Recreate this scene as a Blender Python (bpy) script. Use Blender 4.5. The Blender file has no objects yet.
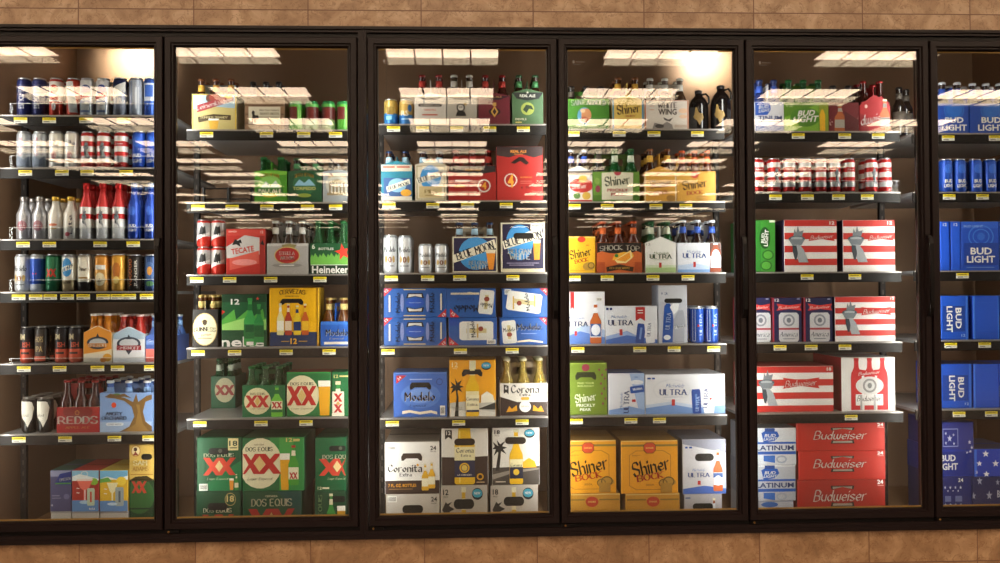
import bpy, math, random
from mathutils import Vector, Matrix
random.seed(4)
C = bpy.context.scene.collection
# ------------------------------------------------------------------ materials
def lin(c):
    c = c.lstrip('#')
    if len(c) == 3: c = ''.join(q*2 for q in c)
    v = [int(c[i:i+2], 16)/255 for i in (0, 2, 4)]
    return tuple(x/12.92 if x < .04045 else ((x+.055)/1.055)**2.4 for x in v) + (1,)
MC = {}
def mat(col, rough=.5, metal=0., spec=.35, var=.06, scale=60., emis=None, es=0.):
    key = (col, rough, metal, spec, var, emis, es)
    if key in MC: return MC[key]
    m = bpy.data.materials.new('paint_' + col.strip('#')); m.use_nodes = True
    nt = m.node_tree; b = nt.nodes['Principled BSDF']
    b.inputs['Roughness'].default_value = rough; b.inputs['Metallic'].default_value = metal
    b.inputs['Specular IOR Level'].default_value = spec
    tc = nt.nodes.new('ShaderNodeTexCoord'); nz = nt.nodes.new('ShaderNodeTexNoise')
    nz.inputs['Scale'].default_value = scale; nz.inputs['Detail'].default_value = 2
    mx = nt.nodes.new('ShaderNodeMix'); mx.data_type = 'RGBA'
    l = lin(col)
    mx.inputs[6].default_value = tuple(x*(1-var) for x in l[:3]) + (1,)
    mx.inputs[7].default_value = tuple(min(1, x*(1+var)) for x in l[:3]) + (1,)
    nt.links.new(tc.outputs['Object'], nz.inputs['Vector'])
    nt.links.new(nz.outputs['Fac'], mx.inputs[0])
    nt.links.new(mx.outputs[2], b.inputs['Base Color'])
    if emis:
        b.inputs['Emission Color'].default_value = lin(emis); b.inputs['Emission Strength'].default_value = es
    MC[key] = m; return m
def glass_mat(name, tint=(1, 1, 1), ior=1.5, rough=0., body=None, fac=.0, scale=1.0):
    """thin pane: clear transmission tinted, mirror reflection by Fresnel, optional coloured body"""
    m = bpy.data.materials.new(name); m.use_nodes = True; nt = m.node_tree; nt.nodes.clear()
    o = nt.nodes.new('ShaderNodeOutputMaterial'); t = nt.nodes.new('ShaderNodeBsdfTransparent')
    t.inputs[0].default_value = tuple(tint) + (1,)
    g = nt.nodes.new('ShaderNodeBsdfGlossy'); g.inputs['Roughness'].default_value = rough
    fr = nt.nodes.new('ShaderNodeFresnel'); fr.inputs[0].default_value = ior
    sc = nt.nodes.new('ShaderNodeMath'); sc.operation = 'MULTIPLY'; sc.inputs[1].default_value = scale; sc.use_clamp = True
    nt.links.new(fr.outputs[0], sc.inputs[0])
    mx = nt.nodes.new('ShaderNodeMixShader'); nt.links.new(sc.outputs[0], mx.inputs[0])
    src = t
    if body:
        d = nt.nodes.new('ShaderNodeBsdfDiffuse'); d.inputs[0].default_value = lin(body)
        m2 = nt.nodes.new('ShaderNodeMixShader'); m2.inputs[0].default_value = fac
        nt.links.new(t.outputs[0], m2.inputs[1]); nt.links.new(d.outputs[0], m2.inputs[2]); src = m2
    nt.links.new(src.outputs[0], mx.inputs[1]); nt.links.new(g.outputs[0], mx.inputs[2])
    nt.links.new(mx.outputs[0], o.inputs[0]); return m
# ------------------------------------------------------------------ mesh builder
class MB:
    def __init__(s): s.v = []; s.f = []; s.m = []; s.mats = []; s.sm = []
    def mi(s, m):
        if isinstance(m, str): m = mat(m)
        if m not in s.mats: s.mats.append(m)
        return s.mats.index(m)
    def add(s, vs, fs, m, smooth=False):
        k = len(s.v); s.v += [tuple(x) for x in vs]; i = s.mi(m)
        for f in fs: s.f.append(tuple(q+k for q in f)); s.m.append(i); s.sm.append(smooth)
    def box(s, x0, y0, z0, x1, y1, z1, m, top=None, side=None):
        vs = [(x0,y0,z0),(x1,y0,z0),(x1,y1,z0),(x0,y1,z0),(x0,y0,z1),(x1,y0,z1),(x1,y1,z1),(x0,y1,z1)]
        s.add(vs, [(0,1,5,4)], m)
        s.add(vs, [(1,2,6,5),(3,0,4,7),(2,3,7,6)], side or m)
        s.add(vs, [(4,5,6,7),(0,3,2,1)], top or m)
    def bbox(s, x0, y0, z0, x1, y1, z1, m, c=.003):
        """box with chamfered vertical and front edges"""
        pr = [(x0+c,y0),(x1-c,y0),(x1,y0+c),(x1,y1-c),(x1-c,y1),(x0+c,y1),(x0,y1-c),(x0,y0+c)]
        s.prism(pr, z0, z1, m)
    def prism(s, pr, z0, z1, m):
        n = len(pr)
        vs = [(x,y,z0) for x,y in pr] + [(x,y,z1) for x,y in pr]
        fs = [(i,(i+1)%n,(i+1)%n+n,i+n) for i in range(n)] + [tuple(range(n))[::-1], tuple(range(n,2*n))]
        s.add(vs, fs, m)
    def lathe(s, prof, m, seg=20, bands=None, smooth=True, cx=0, cy=0):
        """prof: [(r,z)...]; m material or function z->material"""
        n = len(prof); k = len(s.v)
        for r, z in prof:
            for j in range(seg):
                a = 2*math.pi*j/seg; s.v.append((cx+r*math.cos(a), cy+r*math.sin(a), z))
        for i in range(n-1):
            zz = (prof[i][1]+prof[i+1][1])/2; q = s.mi(m(zz) if callable(m) else m)
            for j in range(seg):
                j2 = (j+1) % seg
                s.f.append((k+i*seg+j, k+i*seg+j2, k+(i+1)*seg+j2, k+(i+1)*seg+j)); s.m.append(q); s.sm.append(smooth)
        for i in (0, n-1):
            if prof[i][0] > 1e-5:
                q = s.mi(m(prof[i][1]) if callable(m) else m)
                t = tuple(k+i*seg+j for j in range(seg)); s.f.append(t[::-1] if i == 0 else t); s.m.append(q); s.sm.append(False)
    def mesh(s, name):
        me = bpy.data.meshes.new(name); me.from_pydata(s.v, [], s.f)
        for m in s.mats: me.materials.append(m)
        me.polygons.foreach_set('material_index', s.m); me.polygons.foreach_set('use_smooth', s.sm)
        me.update(); return me
    def build(s, name, parent=None, loc=None):
        return put(name, s.mesh(name), parent, loc)
def put(name, me, parent=None, loc=None):
    o = bpy.data.objects.new(name, me); C.objects.link(o)
    if parent: o.parent = parent
    if loc: o.location = loc
    return o
def tag(o, label=None, cat=None, group=None, kind=None):
    if label: o['label'] = label
    if cat: o['category'] = cat
    if group: o['group'] = group
    if kind: o['kind'] = kind
    return o
def thing(name, label, cat, loc=(0,0,0), rz=0, group=None):
    o = bpy.data.objects.new(name, None); o.empty_display_size = .05; C.objects.link(o); o.location = loc; o.rotation_euler[2] = rz
    return tag(o, label, cat, group)
# ------------------------------------------------------------------ camera (solved from the door corners)
CX, CZ, YAW, PIT, ROL, F = 0.0, 1.27741, 0.03824, 0.01425, -0.00576, 852.66
DIST = 3.4
cy_, sy_, cp_, sp_ = math.cos(YAW), math.sin(YAW), math.cos(PIT), math.sin(PIT)
FW = Vector((sy_*cp_, cy_*cp_, sp_)); R0 = Vector((cy_, -sy_, 0)); U0 = R0.cross(FW)
RT = R0*math.cos(ROL) + U0*math.sin(ROL); UP = -R0*math.sin(ROL) + U0*math.cos(ROL)
cam = bpy.data.objects.new('camera', bpy.data.cameras.new('camera')); C.objects.link(cam)
cam.data.sensor_width = 36; cam.data.lens = F*36/1000; cam.data.clip_end = 200; cam.data.clip_start = .05
cam.matrix_world = Matrix(((RT.x,UP.x,-FW.x,CX),(RT.y,UP.y,-FW.y,-DIST),(RT.z,UP.z,-FW.z,CZ),(0,0,0,1)))
bpy.context.scene.camera = cam
def P(px, py, Y):
    """real position, on the vertical plane y=Y, of a spot measured on the photograph"""
    d = FW*F + RT*(px-500) - UP*(py-281.5)
    t = (Y+DIST)/d.y
    return CX+d.x*t, CZ+d.z*t
# ------------------------------------------------------------------ lettering
TC = {}
def text_geo(s, bold=0):
    k = (s, bold)
    if k in TC: return TC[k]
    cu = bpy.data.curves.new('t', 'FONT'); cu.body = s; cu.resolution_u = 2; cu.offset = bold; cu.size = 1
    o = bpy.data.objects.new('t', cu); C.objects.link(o)
    dg = bpy.context.evaluated_depsgraph_get(); me = o.evaluated_get(dg).to_mesh()
    v = [(p.co.x, p.co.y) for p in me.vertices]; f = [tuple(p.vertices) for p in me.polygons]
    o.evaluated_get(dg).to_mesh_clear(); bpy.data.objects.remove(o); bpy.data.curves.remove(cu)
    if v:
        x0 = min(a for a,b in v); x1 = max(a for a,b in v); y0 = min(b for a,b in v); y1 = max(b for a,b in v)
        v = [((a-x0)/(x1-x0)-.5, (b-y0)/(y1-y0)-.5) for a,b in v]
    TC[k] = (v, f); return TC[k]
DK = '#17130f'
def shapes(ops):
    """expand graphic operations (y down, any planar unit) into flat polygons: list of (verts, faces, colour)"""
    out = []
    def poly(pts, c): out.append((pts, [tuple(range(len(pts)))], c))
    def ell(a, b, ra, rb, c, n=22): poly([(a+ra*math.cos(2*math.pi*i/n), b+rb*math.sin(2*math.pi*i/n)) for i in range(n)], c)
    for o in ops:
        k = o[0]
        if k == 'r': _, a0, b0, a1, b1, c = o; poly([(a0,b1),(a1,b1),(a1,b0),(a0,b0)], c)
        elif k == 'e': ell(*o[1:6])
        elif k == 'p': poly(o[1], o[2])
        elif k == 'ring':
            _, a, b, ra, rb, t, c = o; n = 28; vs = []
            for i in range(n):
                q = 2*math.pi*i/n; vs += [(a+ra*math.cos(q), b+rb*math.sin(q)), (a+(ra-t)*math.cos(q), b+(rb-t)*math.sin(q))]
            out.append((vs, [(2*i, 2*i+1, (2*i+3) % (2*n), (2*i+2) % (2*n)) for i in range(n)], c))
        elif k == 't':
            s, a, b, w, h, c = o[1:7]; kw = o[7] if len(o) > 7 else {}
            v, f = text_geo(s, kw.get('bold', .01)); rot = math.radians(kw.get('rot', 0)); sh = kw.get('sh', 0); arc = kw.get('arc', 0)
            pts = []
            for x, y in v:
                X = x*w + y*h*sh; Y = y*h
                if arc: Y += arc*(1-(2*x)**2)
                pts.append((a + X*math.cos(rot) - Y*math.sin(rot), b - (X*math.sin(rot) + Y*math.cos(rot))))
            out.append((pts, f, c))
        elif k == 'hole':   # hand hole seen as dark opening
            _, a, b, w, h = o[:5]; c = o[5] if len(o) > 5 else DK; r = h/2; pts = []
            for i in range(9): q = -math.pi/2+math.pi*i/8; pts.append((a+w/2-r+r*math.cos(q), b+r*math.sin(q)))
            for i in range(9): q = math.pi/2+math.pi*i/8; pts.append((a-w/2+r+r*math.cos(q), b+r*math.sin(q)))
            poly(pts, c)
        elif k == 'arch':   # hand hole with downturned ends
            _, a, b, w, h = o[:5]; c = o[5] if len(o) > 5 else DK
            poly([(a-w/2, b+h/2), (a-w/2-w*.02, b), (a-w*.42, b-h/2), (a+w*.42, b-h/2), (a+w/2+w*.02, b), (a+w/2, b+h/2), (a+w*.4, b+h/2), (a+w*.28, b+h*.2), (a-w*.28, b+h*.2), (a-w*.4, b+h/2)], c)
        elif k == 'star':
            _, a, b, r, c = o[:5]; q0 = o[5] if len(o) > 5 else 0
            poly([(a+(r if i % 2 == 0 else r*.4)*math.sin(math.pi*i/5+q0), b-(r if i % 2 == 0 else r*.4)*math.cos(math.pi*i/5+q0)) for i in range(10)], c)
        elif k == 'x':      # heavy letter X with serif feet
            _, a, b, w, h, c = o; t = w*.2
            poly([(a-w/2,b-h/2),(a-w/2+t*1.7,b-h/2),(a+w/2,b+h/2),(a+w/2-t*1.7,b+h/2)], c)
            poly([(a+w/2-t*1.4,b-h/2),(a+w/2,b-h/2),(a-w/2+t*1.4,b+h/2),(a-w/2,b+h/2)], c)
        elif k == 'B':      # printed bottle
            _, a, b0, b1, w, g, l = o[:7]; h = b1-b0; cap = o[7] if len(o) > 7 else '#d8d0b0'
            r = w/2; pr = [(.36,0),(.36,.06),(.3,.07),(.34,.26),(.6,.36),(.95,.45),(1,.5),(1,.97),(.85,1)]
            pts = [(a-r*x, b0+h*y) for x, y in pr] + [(a+r*x, b0+h*y) for x, y in pr[::-1]]
            poly(pts, g); out.append(([(a-r*.4,b0+h*.06),(a+r*.4,b0+h*.06),(a+r*.38,b0),(a-r*.38,b0)], [(0,1,2,3)], cap))
            if l: out.append(([(a-r*.96,b0+h*.85),(a+r*.96,b0+h*.85),(a+r*.96,b0+h*.55),(a-r*.96,b0+h*.55)], [(0,1,2,3)], l)); out.append(([(a-r*.4,b0+h*.26),(a+r*.4,b0+h*.26),(a+r*.34,b0+h*.13),(a-r*.34,b0+h*.13)], [(0,1,2,3)], l))
        elif k == 'G':      # printed beer glass
            _, a, b0, b1, w, c = o; h = b1-b0; r = w/2
            poly([(a-r,b0),(a+r,b0),(a+r*.72,b1),(a-r*.72,b1)], c); poly([(a-r*1.02,b0),(a+r*1.02,b0),(a+r*.95,b0+h*.17),(a-r*.95,b0+h*.17)], '#f3efe2')
        elif k == 'C':      # printed can, optionally leaning
            _, a, b, w, h, c, l, rot = o; q = math.radians(rot)
            def tr(p): return [(a+x*math.cos(q)+y*math.sin(q), b-x*math.sin(q)+y*math.cos(q)) for x, y in p]
            poly(tr([(-w*.42,-h/2),(w*.42,-h/2),(w/2,-h*.42),(w/2,h*.44),(w*.42,h/2),(-w*.42,h/2),(-w/2,h*.44),(-w/2,-h*.42)]), c)
            if l: poly(tr([(-w*.12,-h*.3),(w*.12,-h*.3),(w*.12,h*.3),(-w*.12,h*.3)]), l)
        elif k == 'torch':
            _, a, b, s = o
            poly([(a-s*.15,b-s*.3),(a-s*.1,b-s*.62),(a-s*.02,b-s*.45),(a+s*.05,b-s*.75),(a+s*.12,b-s*.5),(a+s*.3,b-s*.55),(a+s*.22,b-s*.25)], '#7f858c')
            ell(a, b-s*.18, s*.36, s*.13, '#565d66'); ell(a, b-s*.2, s*.26, s*.07, '#aab0b5')
            poly([(a-s*.36,b-s*.16),(a+s*.36,b-s*.16),(a+s*.2,b+s*.1),(a-s*.2,b+s*.1)], '#7c838b')
            poly([(a-s*.12,b+s*.08),(a+s*.12,b+s*.08),(a+s*.3,b+s*.3),(a+s*.5,b+s*.85),(a+s*.08,b+s*.85),(a-s*.02,b+s*.5)], '#a4a9ae')
            poly([(a-s*.2,b+s*.1),(a-s*.02,b+s*.12),(a+s*.04,b+s*.45),(a-s*.02,b+s*.75),(a-s*.1,b+s*.72),(a-s*.18,b+s*.4)], '#3f464f')
        elif k == 'bow':    # bow-tie badge
            _, a, b, w, h, c = o; poly([(a-w/2,b-h/2),(a,b-h*.26),(a+w/2,b-h/2),(a+w*.42,b),(a+w/2,b+h/2),(a,b+h*.26),(a-w/2,b+h/2),(a-w*.42,b)], c)
        elif k == 'gear':
            _, a, b, r, c = o; n = 24; out.append(([(a+(r if i % 2 else r*.86)*math.cos(math.pi*i/n), b+(r if i % 2 else r*.86)*math.sin(math.pi*i/n)) for i in range(2*n)] , [tuple(range(2*n))], c))
        elif k == 'bars':   # barcode
            _, a0, b0, a1, b1 = o; poly([(a0,b1),(a1,b1),(a1,b0),(a0,b0)], '#e9e6df'); w = a1-a0; h = b1-b0
            for i in range(7): poly([(a0+w*(.1+.12*i),b1-h*.15),(a0+w*(.16+.12*i),b1-h*.15),(a0+w*(.16+.12*i),b0+h*.15),(a0+w*(.1+.12*i),b0+h*.15)], '#3b3733')
    return out
def print_flat(mb, ops, mapf, y0, lim):
    """lay printed shapes on a carton face; mapf(a,b)->(x,z); lim=(xmin,xmax,zmin,zmax)"""
    for i, (pts, fs, c) in enumerate(shapes(ops)):
        vs = []
        for a, b in pts:
            x, z = mapf(a, b); vs.append((min(max(x, lim[0]), lim[1]), y0-.0004-.00012*i, min(max(z, lim[2]), lim[3])))
        mb.add(vs, fs, c)
def print_round(mb, ops, r, h, z0=0):
    """wrap shapes round a can; a in -1..1 across the front, b in 0 (top)..1 (bottom)"""
    for i, (pts, fs, c) in enumerate(shapes(ops)):
        rr = r+.0005+.00015*i; k = []
        if len(fs) == 1 and len(pts) <= 30 and max(p[0] for p in pts)-min(p[0] for p in pts) > .5:
            a0 = min(p[0] for p in pts); a1 = max(p[0] for p in pts); N = 8
            def span(x):
                ys = []
                for j in range(len(pts)):
                    p, q = pts[j], pts[(j+1) % len(pts)]
                    if min(p[0],q[0]) <= x <= max(p[0],q[0]):
                        ys += [p[1], q[1]] if abs(p[0]-q[0]) < 1e-9 else [p[1]+(q[1]-p[1])*(x-p[0])/(q[0]-p[0])]
                return (min(ys), max(ys)) if ys else (0, 0)
            nv = []
            for j in range(N+1):
                x = a0+(a1-a0)*j/N; lo, hi = span(min(max(x, a0+1e-6), a1-1e-6)); nv += [(x, hi), (x, lo)]
            pts = nv; fs = [(2*j, 2*j+2, 2*j+3, 2*j+1) for j in range(N)]
        vs = []
        for a, b in pts:
            th = a*1.25; vs.append((rr*math.sin(th), -rr*math.cos(th), z0+h*(1-b)))
        mb.add(vs, fs, c)
# ------------------------------------------------------------------ item builders
DOORN = ['first', 'second', 'third', 'fourth', 'fifth', 'sixth']
ORD = ['leftmost', 'second', 'third', 'fourth', 'fifth', 'sixth', 'seventh', 'eighth', 'ninth', 'tenth', 'eleventh', 'twelfth', 'thirteenth', 'fourteenth']
ROWY = {0: (0,110,230,340,340,340,423)}
OX = [0, 170, 360, 555, 740, 900]; SC = [4.022]*5 + [4.69]
st = {}
def S(door, oy, shelf_px, name):
    """start a shelf: door index, crop origin, photo row of the shelf surface, spoken name"""
    st.update(d=door, ox=OX[door], oy=oy, s=SC[door], name=name, n=0)
    xm = {0: 80, 1: 270, 2: 462, 3: 648, 4: 830, 5: 960}[door]
    st['z'] = P(xm, shelf_px, .2)[1]
def px(a): return st['ox'] + a/st['s']
def py(b): return st['oy'] + b/st['s']
def where(): return f"{st['name']} of the {DOORN[st['d']]} door"
YF = .205
def mapper(x0, x1, z0, z1, a0, a1, b0, b1):
    return lambda a, b: (x0+(a-a0)/(a1-a0)*(x1-x0), z1-(b-b0)/(b1-b0)*(z1-z0))
def B(a0, a1, b0, b1, face, desc, ops=(), side=None, top=None, dep=.13, on=None, Y=YF, cat='box', name='drink_carton', rz=0, grp=None):
    """closed carton whose front face spans a0..a1, b0..b1 on the photograph; stands on the shelf or on another carton"""
    xm = (px(a0)+px(a1))/2
    x0 = P(px(a0), py((b0+b1)/2), Y)[0]; x1 = P(px(a1), py((b0+b1)/2), Y)[0]
    zb = on['zt']+.0006 if on else st['z']+.0005
    zt = P(xm, py(b0), Y)[1]
    cx = (x0+x1)/2; w = (x1-x0)/2; h = zt-zb
    mb = MB(); side = side or face; top = top or face
    c = .0025   # folded edges
    mb.box(-w, c, 0, w, dep, h, face, top=top, side=side)
    vs = [(-w,c,0),(w,c,0),(w,c,h),(-w,c,h),(-w+c,0,c),(w-c,0,c),(w-c,0,h-c),(-w+c,0,h-c)]
    mb.add(vs, [(4,5,6,7),(0,1,5,4),(1,2,6,5),(2,3,7,6),(3,0,4,7)], face)
    # closing flaps and seam on the top
    mb.box(-w+.004, dep*.47, h, w-.004, dep*.53, h+.0004, side)
    print_flat(mb, ops, mapper(-w, w, 0, h, a0, a1, b0, b1), 0, (-w+.001, w-.001, .001, h-.001))
    lab = f"{desc}, {where()}"
    o = mb.build(name, None, (cx, Y, zb)); tag(o, lab, cat, grp); o.rotation_euler[2] = rz
    return dict(zt=zt, o=o, x0=x0, x1=x1, zb=zb, lab=lab)
BOT = {  # glass, cap, neck label, wording
 'brown': ('#3a1a0c', '#3a2a20', None, 'brown'), 'brown_w': ('#2c160c', '#2a2622', '#e6e0d8', 'brown white-necked'), 'brown_o': ('#4a1c0c', '#c8572a', '#d8662c', 'brown orange-necked'),
 'brown_y': ('#3a1c0c', '#7a4a2c', '#e2b04a', 'brown yellow-necked'), 'green': ('#1f5a28', '#2d6a38', None, 'green'), 'green_w': ('#235c2c', '#2c5a34', '#d8e0cc', 'green white-necked'),
 'clear': ('#c9b46a', '#cfc8a8', None, 'clear'), 'blue': ('#23346e', '#26356a', '#3d62c8', 'blue'), 'blue_w': ('#2a1a14', '#dfe4ee', '#3c5fc0', 'brown blue-banded'),
 'red': ('#3a1410', '#8c1c1c', None, 'dark red-capped'), 'red_n': ('#3a1410', '#8a2020', '#c04038', 'brown red-necked'), 'dark': ('#1c1410', '#2a2422', '#544c44', 'dark'), 'gold': ('#5c3414', '#b89c5a', '#d8c078', 'brown gold-foiled'),
 'foil': ('#3c2c20', '#d0ccc4', '#dcd8d2', 'white-foiled'), 'bluel': ('#3a2015', '#24365c', '#a8cde8', 'brown blue-labelled'), 'green_n': ('#2a1c10', '#3c5c3c', '#4c8a58', 'brown green-necked'), 'orange': ('#c87a20', '#d8d0c8', None, 'orange'), 'pinkr': ('#a83028', '#d0b8b0', None, 'red'), 'sky': ('#4a68a8', '#cfd4dc', '#7ea4d8', 'blue-labelled'),
}
BM = {}
def bottle_meshes(kind, H, r=.0285):
    H = round(H/.004)*.004; r = math.floor(r/.0005)*.0005; k = (kind, H, r)
    if k in BM: return BM[k]
    g, cap, lab, _ = BOT[kind]
    if kind in ('clear',): gm = GL_CLEAR
    elif kind.startswith('green'): gm = GL_GREEN if kind != 'green_n' else mat(g, .12, spec=.6)
    else: gm = mat(g, .12, 0, .6, .1)
    m = MB(); pr = [(.8,0),(.97,.012),(1,.03),(1,.54),(.97,.58),(.85,.63),(.62,.69),(.5,.74),(.46,.8),(.43,.93),(.47,.935),(.47,.955),(.44,.965)]
    m.lathe([(a*r, z*H) for a, z in pr], gm, 18)
    body = m.mesh('bottle_body')
    m = MB(); m.lathe([(.5*r,.948*H),(.53*r,.955*H),(.52*r,.985*H),(.44*r,.998*H),(0,H)], mat(cap, .35, .3), 16); capm = m.mesh('bottle_cap')
    lm = None
    if lab:
        m = MB(); m.lathe([(.505*r+.0006,.745*H),(.475*r+.0006,.8*H),(.452*r+.0006,.87*H)], lab, 16); lm = m.mesh('neck_label')
    m = MB(); l2 = lab or '#cfc6a8'; m.lathe([(r+.0005,.2*H),(r+.0005,.48*H)], l2, 18); bl = m.mesh('body_label')
    BM[k] = (body, capm, lm, bl); return BM[k]
def bottle(kind, x, y, z, H, label, group, r=.0285):
    b = bottle_meshes(kind, H, r)
    t = thing('beer_bottle', label, 'bottle', (x, y, z), 0, group)
    put('glass_body', b[0], t); put('cap', b[1], t); put('body_label', b[3], t)
    if b[2]: put('neck_label', b[2], t)
    return t
def K(a0, a1, b0, b1, face, desc, short, ops=(), bot=(), kind='brown', peak=None, side=None, dep=None, Y=YF, rear=True, bt=None, backs=0, hp=None, tall=None, pk=0):
    """open six-pack basket carrier with its bottles. bot: a positions; bt: b of the bottle tops; peak: b of a pointed front panel"""
    e = len(bot) == 2; ncol = len(bot)
    x0 = P(px(a0), py((b0+b1)/2), Y)[0]; x1 = P(px(a1), py((b0+b1)/2), Y)[0]
    cx = (x0+x1)/2; xm = px((a0+a1)/2); zb = st['z']+.0005; zt = P(xm, py(b0), Y)[1]; h = zt-zb; w = (x1-x0)/2
    nrow = 2 if not e else 3
    UP = [x for x in UPX if x0-.013 < x < x1+.013]
    if UP: print('POST', desc, where(), x0, x1, UP)
    dep = dep or (.128 if not e else .19)
    Hb = P(xm, py(bt), Y+.035)[1]-zb-.003 if bt is not None else .215
    side = side or face
    def make(yoff, lab, sh, front):
        sh = sh if front else 'carrier behind '+sh
        t = thing('bottle_carrier', lab, 'bottle carrier', (cx, Y+yoff, zb), 0, None)
        mb = MB(); q = .0015
        mb.box(-w, 0, 0, w, q, h, face, side=side)
        mb.box(-w, dep-q, 0, w, dep, h, side)
        mb.box(-w, q, 0, -w+q, dep-q, h, side); mb.box(w-q, q, 0, w, dep-q, h, side)
        mb.box(-w+q, q, 0, w-q, dep-q, .0015, side)
        if peak is not None:
            pz = P(xm, py(peak), Y)[1]-zb
            k = w*.3 if pk == 0 else pk
            vs = [(-w,0,h),(w,0,h),(k*.35,0,pz),(-k*.35,0,pz)]; vs += [(a,q,c) for a,_,c in vs]
            mb.add(vs, [(0,1,2,3),(5,4,7,6),(1,5,6,2),(2,6,7,3),(3,7,4,0)], face)
            zl = pz
        else: zl = h-.001
        if front:
            print_flat(mb, ops, mapper(-w, w, 0, h, a0, a1, b0, b1), 0, (-w+.001, w-.001, .001, zl))
        put('basket', mb.mesh('basket'), t)
        # carrying panel with a hand slot
        m2 = MB(); hz = Hb*(.9 if e else .93); pc = hp or side
        if e:
            m2.box(-.0012, .01, .003, .0012, dep-.01, hz*.8, pc)
            m2.box(-.0012, .01, hz*.8, .0012, dep*.3, hz, pc); m2.box(-.0012, dep*.7, hz*.8, .0012, dep-.01, hz, pc); m2.box(-.0012, dep*.3, hz*.92, .0012, dep*.7, hz, pc)
        else:
            y = dep/2
            m2.box(-w+.004, y-.0012, .003, w-.004, y+.0012, hz*.76, pc)
            m2.box(-w+.012, y-.0012, hz*.76, -w*.4, y+.0012, hz*.9, pc); m2.box(w*.4, y-.0012, hz*.76, w-.012, y+.0012, hz*.9, pc); m2.box(-w+.02, y-.0012, hz*.9, w-.02, y+.0012, hz, pc)
        put('handle_panel', m2.mesh('handle_panel'), t)
        pos = ['left', 'right'] if e else ['left', 'middle', 'right']
        rows = ['front', 'middle', 'rear'] if e else ['front', 'rear']
        for i, a in enumerate(bot):
            kd = kind[i] if isinstance(kind, (list, tuple)) else kind
            # even spacing inside the basket
            br = min(.0285, (w-.0045)/2 if e else (w-.0035)/3); bx = cx + (2*i/(ncol-1)-1)*(w-.0025-br)
            for r in range(nrow if front or True else 1):
                by = Y+yoff + (dep*(r+.5)/nrow if e else (.0025+br if r == 0 else dep-.0025-br))
                bottle(kd, bx, by, zb+.003, Hb, f"{rows[r]} {pos[i]} {BOT[kd][3]} bottle in {sh}, {st['name']}, {DOORN[st['d']]} door", 'bottles in the carriers', br)
        return t
    make(0, f"{desc}, {where()}", short, True)
    for k in range(backs):
        make((dep+.008)*(k+1), f"{['second','third'][k]} row carrier behind {short}, {where()}", f"{short} behind", False)
PROF = {
 'can': [(.78,0),(.82,.006),(.97,.05),(1,.07),(1,.9),(.97,.925),(.83,.965),(.81,.975),(.86,.98),(.86,.995),(.82,1),(.8,.99),(.77,.975),(0,.972)],
 'abottle': [(.9,0),(.98,.015),(1,.03),(1,.56),(.97,.6),(.82,.66),(.62,.73),(.52,.8),(.47,.9),(.55,.905),(.55,.985),(.5,1),(0,1)],
 'growler': [(.92,0),(1,.03),(1,.55),(.9,.66),(.62,.78),(.36,.86),(.3,.95),(.36,.955),(.36,1),(0,1)],
}
CM = {}
def can_meshes(kind, r, H):
    spec = CANS[kind]; r = round(r/.0005)*.0005; H = round(H/.003)*.003; k = (kind, r, H)
    if k in CM: return CM[k]
    pf = PROF[spec.get('p', 'can')]; bands = spec['b']; sh = [(a*r, z*H) for a, z in pf]
    cuts = sorted({v*H for v0, v1, c in bands for v in (v0, v1)} - {0, H})
    out = []
    for i in range(len(sh)-1):
        (ra, za), (rb, zb) = sh[i], sh[i+1]; out.append(sh[i])
        if zb > za+1e-6:
            for c in cuts:
                if za+1e-5 < c < zb-1e-5: out.append((ra+(rb-ra)*(c-za)/(zb-za), c))
    out.append(sh[-1])
    lidz = [i for i, p in enumerate(out) if p[1] > .962*H][0] if spec.get('p', 'can') == 'can' else [i for i, p in enumerate(out) if p[1] > .89*H][0]
    def f(z):
        for v0, v1, c in bands:
            if v0*H <= z <= v1*H: return mat(c, .3, spec.get('m', .35), .5)
        return mat('#b8b8ba', .3, .8)
    m = MB(); m.lathe(out[:lidz+1], f, 24); print_round(m, spec.get('o', ()), r, H)
    body = m.mesh('can_body')
    m = MB(); m.lathe(out[lidz:], mat(spec.get('l', '#c4c5c8'), .28, .8, .5), 24)
    if spec.get('p', 'can') == 'can': m.box(-r*.2, -r*.5, H*.972, r*.2, r*.25, H*.98, mat(spec.get('l', '#c4c5c8'), .28, .8, .5))
    lid = m.mesh('lid'); CM[k] = (body, lid); return CM[k]
def cans(lst, b0, rows=2, W=None, dy=.07, Y=YF, noun='can', z=None, yb=None, cat='can'):
    """lst: (kind,a0,a1). one can per entry in the front row with copies in the rows behind it"""
    for i, (kd, a0, a1) in enumerate(lst):
        r = (W or (P(px(a1), py(b0), Y+.03)[0]-P(px(a0), py(b0), Y+.03)[0]))/2
        xm = (a0+a1)/2; x = P(px(xm), py(b0+60), Y+r)[0]; zb = z if z is not None else st['z']+.0005
        zt = P(px(xm), py(b0), Y+r)[1]; bm = can_meshes(kd, r, zt-zb); spec = CANS[kd]
        for q in range(rows):
            row = ['front', 'second', 'third', 'fourth'][q]
            lab = f"{spec['d']}, {ORD[i]}{' from left' if i else ''}, {row} row, {st['name']}, {DOORN[st['d']]} door"
            t = thing(spec.get('n', 'drink_can'), lab, cat, (x, Y+r+q*max(dy, 2*r+.002), zb), 0, f"{cat}s on the {st['name']} of the {DOORN[st['d']]} door")
            if spec.get('p') == 'abottle': put('bottle_body', bm[0], t); put('cap', bm[1], t)
            else: put('can_body', bm[0], t); put('lid', bm[1], t)
GL_CLEAR = glass_mat('clear_bottle_glass', (.93,.88,.6), 1.5, .02, '#d8b850', .35)
GL_GREEN = glass_mat('green_bottle_glass', (.2,.5,.25), 1.5, .02, '#175c28', .5)
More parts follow.
